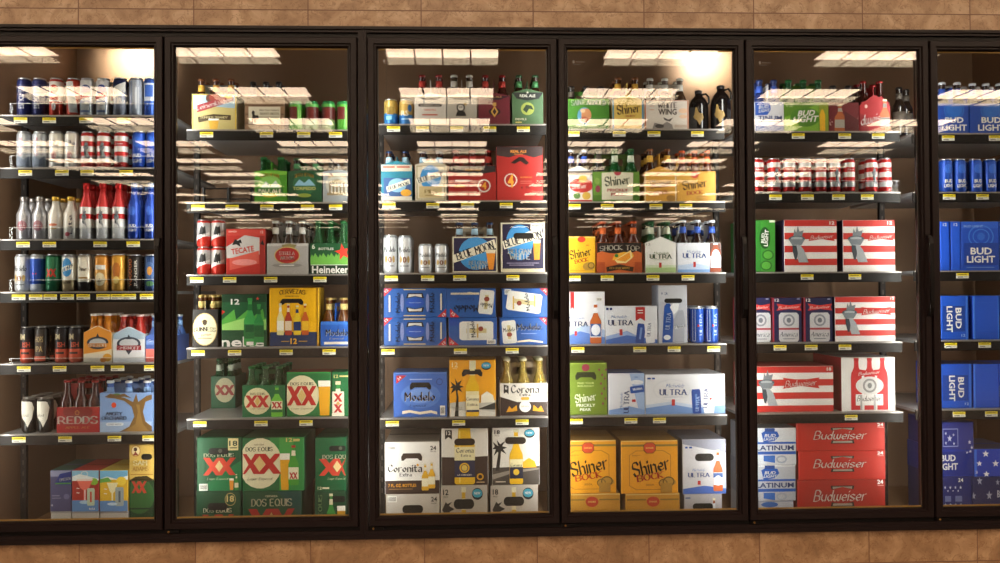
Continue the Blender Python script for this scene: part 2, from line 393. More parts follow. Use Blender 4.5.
W = '#e9e7e4'; SV = '#b9bbc0'; NV = '#1c2350'; BL = '#1a4bb0'; RD = '#b8201e'; YL = '#f0b418'; CR = '#e9dfc2'; OR = '#e08a24'; GN = '#1d7a3c'; BK = '#1a1715'
# ------------------------------------------------------------------ broad-nib lettering (blackletter, serif and script packaging type)
GLY = dict(A="00 3A 60/14 54",B="00 0A 3A 58 56 35 05/35 54 51 30 00",C="58 4A 2A 07 03 20 40 52",D="00 0A 3A 57 53 30 00",E="5A 0A 00 50/05 45",F="00 0A 5A/05 45",G="58 4A 2A 07 03 20 40 52 55 35",H="00 0A/50 5A/05 55",I="00 0A",K="00 0A/5A 05 50",L="0A 00 40",M="00 0A 34 6A 60",N="00 0A 50 5A",O="20 03 07 2A 4A 67 63 40 20",P="00 0A 3A 58 56 34 04",Q="20 03 07 2A 4A 67 63 40 20/42 70",R="00 0A 3A 58 56 34 04/34 60",S="58 4A 1A 08 06 54 52 40 10 02",T="0A 6A/3A 30",U="0A 02 20 40 52 5A",V="0A 30 6A",W="0A 20 47 60 8A",X="00 5A/0A 50",Y="0A 35 6A/35 30",Z="0A 5A 00 50",
 a="16 36 45 40/44 13 01 20 41",b="0A 00 30 42 44 36 04",c="45 26 04 02 20 41",d="4A 40/44 26 04 02 20 42",e="03 43 45 26 04 02 20 41",g="46 4y 1z/44 26 04 02 20 42",h="0A 00/04 26 45 40",i="06 00/08 09",j="06 0y",k="0A 00/46 03 40",l="0A 00",m="06 00/05 26 35 30/35 56 65 60",n="06 00/04 26 45 40",o="20 02 04 26 44 42 20",p="06 0z/04 26 44 42 20 01",r="06 00/04 26 36",s="45 26 05 04 42 41 20 01",t="19 11 30/06 36",u="06 02 20 42/46 40",v="06 20 46",w="06 01 20 32 36/32 50 61 66",x="00 46/06 40",y="06 20/46 1z")
def _pc(ch): return {'A': 10, 'y': -2, 'z': -3}.get(ch) if ch in 'Ayz' else int(ch)
def pen_geo(s, style):
    k = (s, style)
    if k in TC: return TC[k]
    nib, mn, gap = {'g': ((.78, .55), .16, 2.3), 's': ((.85, .2), .5, 1.9), 'c': ((.5, .38), .2, 1.9)}[style]
    V = []; Fc = []; x0 = 0
    def quad(p, q, n):
        b = len(V); V.extend([(p[0]-n[0],p[1]-n[1]),(q[0]-n[0],q[1]-n[1]),(q[0]+n[0],q[1]+n[1]),(p[0]+n[0],p[1]+n[1])]); Fc.append((b,b+1,b+2,b+3))
    for ch in s:
        if ch not in GLY: x0 += 4; continue
        wmax = 0
        for pl in GLY[ch].split('/'):
            pts = [(_pc(c[0]), _pc(c[1])) for c in pl.split()]; wmax = max(wmax, max(p[0] for p in pts))
            pts = [(x0+a, b) for a, b in pts]
            for p, q in zip(pts, pts[1:]):
                L = math.hypot(q[0]-p[0], q[1]-p[1]) or 1; quad(p, q, nib); quad(p, q, (-(q[1]-p[1])/L*mn, (q[0]-p[0])/L*mn))
            if style == 's':
                for e, f in ((pts[0], pts[1]), (pts[-1], pts[-2])):
                    if e[1] in (0, 6, 10) and abs(e[1]-f[1]) > 3: quad((e[0]-1.5, e[1]), (e[0]+1.5, e[1]), (0, .32))
            if style == 'g':
                for e in pts[:1]+pts[-1:]: quad((e[0]-.7, e[1]-.5), (e[0]+.7, e[1]+.5), (.25, -.3))
        x0 += wmax+gap
    xa = min(v[0] for v in V); xb = max(v[0] for v in V); ya = min(v[1] for v in V); yb = max(v[1] for v in V)
    TC[k] = ([((a-xa)/(xb-xa)-.5, (b-ya)/(yb-ya)-.5) for a, b in V], Fc); return TC[k]
STY = {}
for st_, ws in (('g', 'Modelo|Corona|Coronita|Shiner|Lite|Modelo Especial'), ('s', 'ULTRA|DOS EQUIS|REDDS|ANGRY|ORCHARD|SHOCK TOP|BELGIAN|WHITE|SAINT ARNOLD|GUINNESS|BOCK|APPLE ALE|STELLA|ARTOIS|CERVEZAS|Extra|SIERRA NEVADA|BLUE MOON|PILS|SAM|ADAMS|BELGIAN WHITE|RUBY|OMISSION|REGAL|SMIRNOFF|SUMMER SHANDY|ROOT BEER|EQUIS'), ('c', 'Budweiser|dweiser|Bud|ic|Michelob|America|Especial|Lager Especial|Coors|Natural|Redbird|Leinenkugels|stout|ale|Seag')):
    for w_ in ws.split('|'): STY[w_] = st_
_tg = text_geo
def text_geo(s, bold=0):
    if s in STY: return pen_geo(s, STY[s])
    return _tg(s, min(bold, .025))
LIGHT_E = 15.0; PANE_A = .95; PANE_B = .5; TILT = -.28; MULL_W = 4.1; BULB_W = 24; EXPO = 0.05
# ================================================================== THE SETTING
DW, GW, GZ0, GZ1 = .76, .677, .40, 2.2613
XC = [-.0152+DW*(d-2)-(.0357 if d < 2 else 0) for d in range(6)]
def tile_mat(name, x0, pitch, z0, zp, c1, c2, c3):
    m = bpy.data.materials.new(name); m.use_nodes = True; nt = m.node_tree; b = nt.nodes['Principled BSDF']; L = nt.links.new
    b.inputs['Roughness'].default_value = .38
    tc = nt.nodes.new('ShaderNodeTexCoord'); sp = nt.nodes.new('ShaderNodeSeparateXYZ'); L(tc.outputs['Object'], sp.inputs[0])
    def M(op, a, bb=None, cl=False):
        n = nt.nodes.new('ShaderNodeMath'); n.operation = op; n.use_clamp = cl
        for i, v in enumerate((a, bb)):
            if v is None: continue
            if isinstance(v, (int, float)): n.inputs[i].default_value = v
            else: L(v, n.inputs[i])
        return n.outputs[0]
    def cell(s, o, p):
        u = M('DIVIDE', M('SUBTRACT', s, o), p); fl = M('FLOOR', u); fr = M('SUBTRACT', u, fl)
        d = M('MULTIPLY', M('MINIMUM', fr, M('SUBTRACT', 1, fr)), p); return fl, d
    fx, dx = cell(sp.outputs[0], x0, pitch); fz, dz = cell(sp.outputs[2], z0, zp)
    dm = M('MINIMUM', dx, dz); g = M('LESS_THAN', dm, .0022)
    cb = nt.nodes.new('ShaderNodeCombineXYZ'); L(fx, cb.inputs[0]); L(fz, cb.inputs[1])
    wn = nt.nodes.new('ShaderNodeTexWhiteNoise'); L(cb.outputs[0], wn.inputs[0])
    off = nt.nodes.new('ShaderNodeVectorMath'); off.operation = 'MULTIPLY_ADD'; L(wn.outputs['Color'], off.inputs[0]); off.inputs[1].default_value = (9, 9, 9); L(tc.outputs['Object'], off.inputs[2])
    n1 = nt.nodes.new('ShaderNodeTexNoise'); n1.inputs['Scale'].default_value = 9; n1.inputs['Detail'].default_value = 6; n1.inputs['Roughness'].default_value = .65; n1.inputs['Distortion'].default_value = .8; L(off.outputs[0], n1.inputs['Vector'])
    rp = nt.nodes.new('ShaderNodeValToRGB'); e = rp.color_ramp.elements; e[0].position = .3; e[0].color = lin(c1); e[1].position = .68; e[1].color = lin(c3); k = e.new(.5); k.color = lin(c2); L(n1.outputs['Fac'], rp.inputs[0])
    n2 = nt.nodes.new('ShaderNodeTexNoise'); n2.inputs['Scale'].default_value = 30; n2.inputs['Detail'].default_value = 4; n2.inputs['Distortion'].default_value = 1.5; L(off.outputs[0], n2.inputs['Vector'])
    vein = M('MULTIPLY', M('SUBTRACT', 1, M('MULTIPLY', M('ABSOLUTE', M('SUBTRACT', n2.outputs['Fac'], .42)), 28), True), .6)
    mx = nt.nodes.new('ShaderNodeMix'); mx.data_type = 'RGBA'; L(vein, mx.inputs[0]); L(rp.outputs[0], mx.inputs[6]); mx.inputs[7].default_value = lin('#7c5436')
    m2 = nt.nodes.new('ShaderNodeMix'); m2.data_type = 'RGBA'; L(g, m2.inputs[0]); L(mx.outputs[2], m2.inputs[6]); m2.inputs[7].default_value = lin('#7d5a44')
    L(m2.outputs[2], b.inputs['Base Color'])
    bp = nt.nodes.new('ShaderNodeBump'); bp.inputs['Strength'].default_value = .4; bp.inputs['Distance'].default_value = .002
    L(M('SUBTRACT', n1.outputs['Fac'], M('MULTIPLY', g, 1.2)), bp.inputs['Height']); L(bp.outputs[0], b.inputs['Normal'])
    return m
WY = .015
ux = [P(a, 12, WY)[0] for a in (81,193,306,419,645,755,863,969)]; un = [0,1,2,3,5,6,7,8]
lx = [P(a, 550, WY)[0] for a in (80.6,194,423,537,650,762,869,976)]; ln = [0,1,3,4,5,6,7,8]
def fit(xs, ns):
    n = len(xs); mx = sum(xs)/n; mn = sum(ns)/n; p = sum((a-mx)*(b-mn) for a, b in zip(xs, ns))/sum((b-mn)**2 for b in ns); return mx-p*mn, p
ua, up_ = fit(ux, un); la, lp = fit(lx, ln)
zu = P(450, 11, WY)[1]; zl = P(1000, 560.5, WY)[1]
TU = tile_mat('tile_upper', ua, up_, zu, .33, '#9c7b5c', '#bb9b79', '#d4b897'); TL = tile_mat('tile_lower_shaded', la, lp, zl, .33, '#86674a', '#a68260', '#c2a07c')  # same tile below, its colours darkened to paint in the weaker light there
HX0, HX1 = XC[0]-.42, XC[5]+.42; HZ0, HZ1 = .32, 2.338; CEIL = 4.67
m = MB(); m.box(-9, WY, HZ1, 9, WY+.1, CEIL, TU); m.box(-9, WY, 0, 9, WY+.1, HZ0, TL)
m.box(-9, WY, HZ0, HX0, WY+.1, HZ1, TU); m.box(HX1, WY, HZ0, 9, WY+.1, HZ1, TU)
tag(m.build('wall_tiled'), kind='structure')
m = MB(); m.box(-16.2, 1.05, 0, 16.2, 1.15, CEIL, mat('#33281f', .8)); tag(m.build('wall_back'), kind='structure')
m = MB(); m.box(-16, -36, -.1, 16, 1.05, 0, mat('#4a3626', .5, 0, .3, .08, 3)); tag(m.build('floor'), kind='structure')
m = MB(); m.box(-16, -36, CEIL, 16, 1.05, CEIL+.1, mat('#5a5047', .8, 0, .2, .04, 4)); tag(m.build('ceiling'), kind='structure')
m = MB(); m.box(-16.2, -36, 0, -16, 1.05, CEIL, mat('#33281f', .8)); tag(m.build('wall_left'), kind='structure')
m = MB(); m.box(16, -36, 0, 16.2, 1.05, CEIL, mat('#33281f', .8)); tag(m.build('wall_right'), kind='structure')
m = MB(); m.box(-16.2, -36.2, 0, 16.2, -36, CEIL, mat('#33281f', .8)); tag(m.build('wall_front'), kind='structure')
# ---- store ceiling lights: recessed fluorescent panels in a regular grid
LE = mat('#ffffff', .5, 0, .2, 0, 1, '#ffe0c0', LIGHT_E)
FRM = mat('#d6d0c6', .5)
mf = MB()
for s in (-1, 1): mf.box(-.80, s*.36-.012, -.03, .80, s*.36+.012, .0, FRM); mf.box(s*.79-.012, -.348, -.03, s*.79+.012, .348, 0, FRM)
for i in (-1, 0, 1): mf.box(i*.39-.012, -.348, -.028, i*.39+.012, .348, -.004, FRM)
mf_ = mf.mesh('light_frame')
md = MB(); md.box(-.778, -.348, -.018, .778, .348, -.006, LE); md_ = md.mesh('diffuser')
for j in range(14):
    for i in range(-3, 4):
        yy = 3.4-(6.9-2.44+2.44*j)-2.44+.0
        t = thing('ceiling_light', 'glowing four-panel fluorescent ceiling light reflected in the cooler glass', 'ceiling light', (-.33+3.07*i, yy, CEIL), 0, 'store ceiling lights')
        put('light_frame', mf_, t); put('diffuser', md_, t)
# ================================================================== THE COOLER
FR = mat('#1c1111', .42, 0, .28, .03, 6); FR2 = mat('#0a0707', .4, 0, .25); GOLD = mat('#b8924a', .4, .2); GREY = mat('#6e6660', .4)
PANE = glass_mat('door_glass_outer', (.97,.98,.97), 1.5, .0, scale=PANE_A); PANE2 = glass_mat('door_glass_inner', (.97,.98,.97), 1.5, 0, scale=PANE_B)
LINER = mat('#94745a', .5, 0, .3, .05, 3); LINER2 = mat('#a5805a', .6, 0, .3)
RAIL = mat('#140e0b', .5, 0, .25); SHELF = mat('#a9a7a5', .35, .5, .4); FENCE = glass_mat('fence_acrylic', (.98,.98,.98), 1.45, .02, scale=.3)
def sweep(mb, prof, x0, x1, z0, z1, m):
    """sweep a frame profile (inset t, depth y) round a rectangle with mitred corners"""
    n = len(prof); vs = []
    for t, y in prof: vs += [(x0+t,y,z0+t),(x1-t,y,z0+t),(x1-t,y,z1-t),(x0+t,y,z1-t)]
    fs = []
    for i in range(n):
        j = (i+1) % n
        for q in range(4): r = (q+1) % 4; fs.append((4*i+q, 4*i+r, 4*j+r, 4*j+q))
    mb.add(vs, fs, m)
def make_case(label, d0, d1, xa, xb):
    t = thing('cooler_case', label, 'display cooler', ((xa+xb)/2, 0, 0)); ox = (xa+xb)/2
    m = MB()
    def bx(x0, y0, z0, x1, y1, z1, mm): m.box(x0-ox, y0, z0, x1-ox, y1, z1, mm)
    # front surround: stepped header, stepped sill, end posts, mullions between doors
    bx(xa, -.004, 2.32, xb, .06, 2.345, FR); bx(xa+.002, -.012, 2.331, xb-.002, -.004, 2.34, FR); bx(xa, .008, 2.3, xb, .06, 2.32, FR2)
    bx(xa, -.004, .311, xb, .06, .345, FR); bx(xa+.002, -.012, .315, xb-.002, -.004, .33, FR); bx(xa, .008, .345, xb, .06, .362, FR2)
    lft = XC[d0]-DW/2; rgt = XC[d1]+DW/2
    bx(xa, -.006, .345, lft-.002, .06, 2.32, FR); bx(rgt+.002, -.006, .345, xb, .06, 2.32, FR)
    for d in range(d0, d1): bx(XC[d]+DW/2-.03, .034, .362, XC[d]+DW/2+.03, .06, 2.3, FR2)
    m.build('surround', t)
    m = MB()
    bx(xa, .98, .2, xb, 1.0, 2.75, LINER); bx(xa, .062, 2.72, xb, .98, 2.75, LINER)
    if d0 == 0: bx(xa, .062, .2, xa+.02, .98, 2.72, LINER)
    if d1 == 5: bx(xb-.02, .062, .2, xb, .98, 2.72, LINER)
    bx(xa, .118, .2, xb, .98, DECK, LINER2); bx(xa, .062, .2, xb, .118, DECK+.05, LINER2)
    m.build('cabinet', t)
    for d in range(d0, d1+2):
        xm = XC[d]-DW/2 if d <= d1 else XC[d1]+DW/2
        m = MB()     # slotted shelf upright
        for yy in (.40,):
            if d == d0 or d == d1+1: xx = xm+(.014 if d == d0 else -.014)
            else: xx = xm
            bx(xx-.012, yy, DECK, xx+.012, yy+.02, 2.04, mat('#1c1613', .6, 0, .2))
            for k in range(34): bx(xx-.003, yy-.0006, .4+.048*k, xx+.003, yy, .42+.048*k, mat('#4a423c', .5))
        m.build('shelf_upright', t)
    for d in range(d0, d1+1):
        xc = XC[d]; x0, x1 = xc-DW/2+.003, xc+DW/2-.003
        m = MB(); pr = [(0,.03),(0,-.006),(.003,-.011),(.024,-.011),(.028,-.004),(.033,-.004),(.038,.004),(.0385,.008),(.0385,.03)]
        sweep(m, pr, x0-xc, x1-xc, .362, 2.299, FR)
        dr = m.build('door', t, (xc-ox, 0, 0))
        m = MB(); gx = GW/2+.003
        m.box(-gx, .009, GZ0-.003, gx, .013, GZ1+.003, PANE); g = m.build('glass_pane', dr)
        m = MB(); m.box(-gx+.001, -.002, -(GZ1-GZ0)/2, gx-.001, .002, (GZ1-GZ0)/2, PANE2); g = m.build('inner_glass_pane', dr, (0, .0215, (GZ0+GZ1)/2)); g.rotation_euler[0] = math.radians(TILT)
        m = MB()
        for z0, z1 in ((GZ0-.001, GZ0+.0065), (GZ1-.0065, GZ1+.001)): m.box(-GW/2+.003, .0135, z0, GW/2-.003, .017, z1, GOLD)
        for s in (-1, 1): m.box(s*(GW/2-.001)-.0022, .0135, GZ0+.007, s*(GW/2-.001)+.0022, .017, GZ1-.007, GREY)
        m.build('spacer_bar', dr)
        # slim upright grip on the right stile
        m = MB(); hx = DW/2-.016; pts = [(1.175,-.011),(1.18,-.03),(1.21,-.04),(1.34,-.044),(1.47,-.04),(1.5,-.03),(1.505,-.011)]
        for (za, ya), (zb_, yb_) in zip(pts, pts[1:]):
            vs = []
            for z, y in ((za, ya), (zb_, yb_)): vs += [(hx-.008,y,z),(hx+.008,y,z),(hx+.008,y+.009,z),(hx-.008,y+.009,z)]
            m.add(vs, [(0,1,5,4),(1,2,6,5),(2,3,7,6),(3,0,4,7),(0,3,2,1),(4,5,6,7)], FR2)
        m.build('handle', dr)
        m = MB(); m.box(-DW/2+.006, -.008, .348, -DW/2+.06, .004, .360, FR2); m.lathe([(.0045,0),(.0045,.004),(.002,.006)], mat('#b98a50', .3, .8), 10, cx=-DW/2+.02, cy=-.002)
        k = [i for i in range(len(m.v)-30, len(m.v))]
        for i in k: x, y, z = m.v[i]; m.v[i] = (x, -.008-z, .354+(y+.002))
        m.build('hinge', dr)
        if d in (2, 3, 4):
            m = MB(); print_flat(m, [('r',0,0,7,10,'#a9a29a'),('t','Anthony',28,5,34,6,'#a9a29a'),('r',2,13,30,15,'#8a837b')], lambda a, b: (-GW/2+.022+a*.0011, 2.215-b*.0011), .0088, (-9,9,0,9)); m.build('maker_decal', dr)
    return t
SH = {0: [116,168.2,239.3,291.5,362.8,432.8], 1: [130.3,202.6,274.4,346.8,417.3], 2: [124.8,200.8,272.8,345.6,416.8], 3: [129.6,201.8,272.8,343.8,414.6], 4: [131.8,192.5,271.8,341.8,411.8], 5: [133.8,192.3,270.6,339.8,408.4]}
XMID = {0: 80, 1: 270, 2: 462, 3: 648, 4: 830, 5: 960}
TAGS = {0: [[83,198,346,498],[102,249,351,508],[93,199,403,536],[75,144,202,270,335,415,472,520,590],[96,240,392,473,607],[76,262,460,600]],
 1: [[147,388,538,666],[113,250,390,553,666],[108,240,405,603],[113,260,467,640],[120,366,547]],
 2: [[135,252,389,522,657],[117,293,433,588],[126,272,401,615],[113,404,612],[130,397,652]],
 3: [[73,258,398,573],[77,210,406,526],[77,210,394,535],[92,341,479,638],[86,305,420]],
 4: [[234,421,556],[143,271,396,512],[270,462],[161,286,422],[447]],
 5: [[226,446],[231,387],[293],[238,397],[277,428]]}
UPX = [XC[d]-DW/2 for d in (1,3,4,5)]+[XC[0]-DW/2+.014,XC[1]+DW/2-.014,XC[2]-DW/2+.014]
DECK = .262
ca = XC[1]+DW/2+.0215
caseA = make_case('dark-framed glass door cooler section on the left with two doors', 0, 1, HX0, ca)
caseB = make_case('dark-framed glass door cooler section right of the wide joint with four doors', 2, 5, ca+.001, HX1)
tm = MB(); tm.box(-.027, -.0015, -.011, .027, 0, .011, '#e4e2dc'); print_flat(tm, [('r',-27,-11,27,0,'#e8d21c'),('r',-20,-7,18,-4,'#6e6410'),('r',-22,3,2,8,'#8b8880'),('r',6,3,20,5,'#a5a29a')], lambda a, b: (a*.001, -b*.001), -.0015, (-.027,.027,-.011,.011))
TAGM = tm.mesh('price_tag')
for d in range(6):
    case = caseA if d < 2 else caseB; ox = case.location.x
    for k, pyy in enumerate(SH[d]):
        z = P(XMID[d], pyy, .2)[1]; xc = XC[d]
        m = MB(); m.box(-.352, .19, -.012, .352, .78, 0, SHELF, top=SHELF, side=SHELF)
        for i in range(14): m.box(-.345, .23+.04*i, 0, .345, .233+.04*i, .0003, '#77736f')
        sh = m.build('shelf', case, (xc-ox, 0, z))
        m = MB(); m.box(-.352, .182, -.045, .352, .19, -.002, RAIL); m.box(-.352, .18, -.006, .352, .1905, .0, mat('#8e8782', .3, .3)); m.box(-.352, .1795, -.045, .352, .182, -.041, RAIL)
        m.build('price_rail', sh)
        if (d == 0 and k < 5) or (d in (4,) and k == 1): fx = -.315 if d == 0 else -.35; m = MB(); m.box(fx, .186, 0, .35, .1885, .048 if k < 4 else .02, FENCE); m.box(fx, .1858, .048 if k < 4 else .02, .35, .1887, .0495 if k < 4 else .0215, mat('#d9d6d0', .3)); m.build('front_fence', sh)  # pale bar paints the highlight along the clear fence's top edge
        for a in TAGS[d][k]:
            xw = P(OX[d]+a/SC[d], pyy+6, .18)[0]
            put('price_tag', TAGM, sh, (xw-xc, .1805, -.0225))
# ---- lamps in the mullions
def area(name, loc, rot, sx, sy, power, col):
    l = bpy.data.lights.new(name, 'AREA'); l.shape = 'RECTANGLE'; l.size = sx; l.size_y = sy; l.energy = power; l.color = col
    o = bpy.data.objects.new(name, l); C.objects.link(o); o.location = loc; o.rotation_euler = rot; return o
for d in range(7):
    xm = XC[d]-DW/2 if d < 6 else XC[5]+DW/2
    if d == 2: xm = XC[2]-DW/2-.018
    case = caseA if d < 2 else caseB
    m = MB(); m.box(-.02, .062, .42, .02, .078, 2.26, mat('#2c2725', .5)); m.build('lamp_housing', case, (xm-case.location.x, 0, 0))
    for s in (-1, 1):
        if (d == 0 and s < 0) or (d == 6 and s > 0): continue
        a = math.radians(38)*s
        # aims into the case and sideways
        o = area('mullion_lamp', (xm+s*.012, .085, 1.34), (math.radians(90), 0, -a), .022, 1.8, MULL_W, (1,.97,.93))
# glowing bulbs high on the back liner
for pxx, pyy in ((133, 62), (706, 62)):
    x, z = P(pxx, pyy, .96)
    l = bpy.data.lights.new('cooler_bulb', 'SPOT'); l.energy = BULB_W; l.color = (1,.95,.85); l.spot_size = math.radians(105); l.spot_blend = 1; l.shadow_soft_size = .03
    o = bpy.data.objects.new('cooler_bulb', l); C.objects.link(o); o.location = (x, .78, z+.05); o.rotation_euler = (math.radians(80), 0, 0)
w = bpy.data.worlds.new('world'); bpy.context.scene.world = w; w.use_nodes = True
w.node_tree.nodes['Background'].inputs[0].default_value = (.5,.4,.3,1); w.node_tree.nodes['Background'].inputs[1].default_value = .1
vs = bpy.context.scene.view_settings; vs.view_transform = 'Standard'; vs.look = 'None'; vs.gamma = 1; vs.use_curve_mapping = False; vs.exposure = EXPO
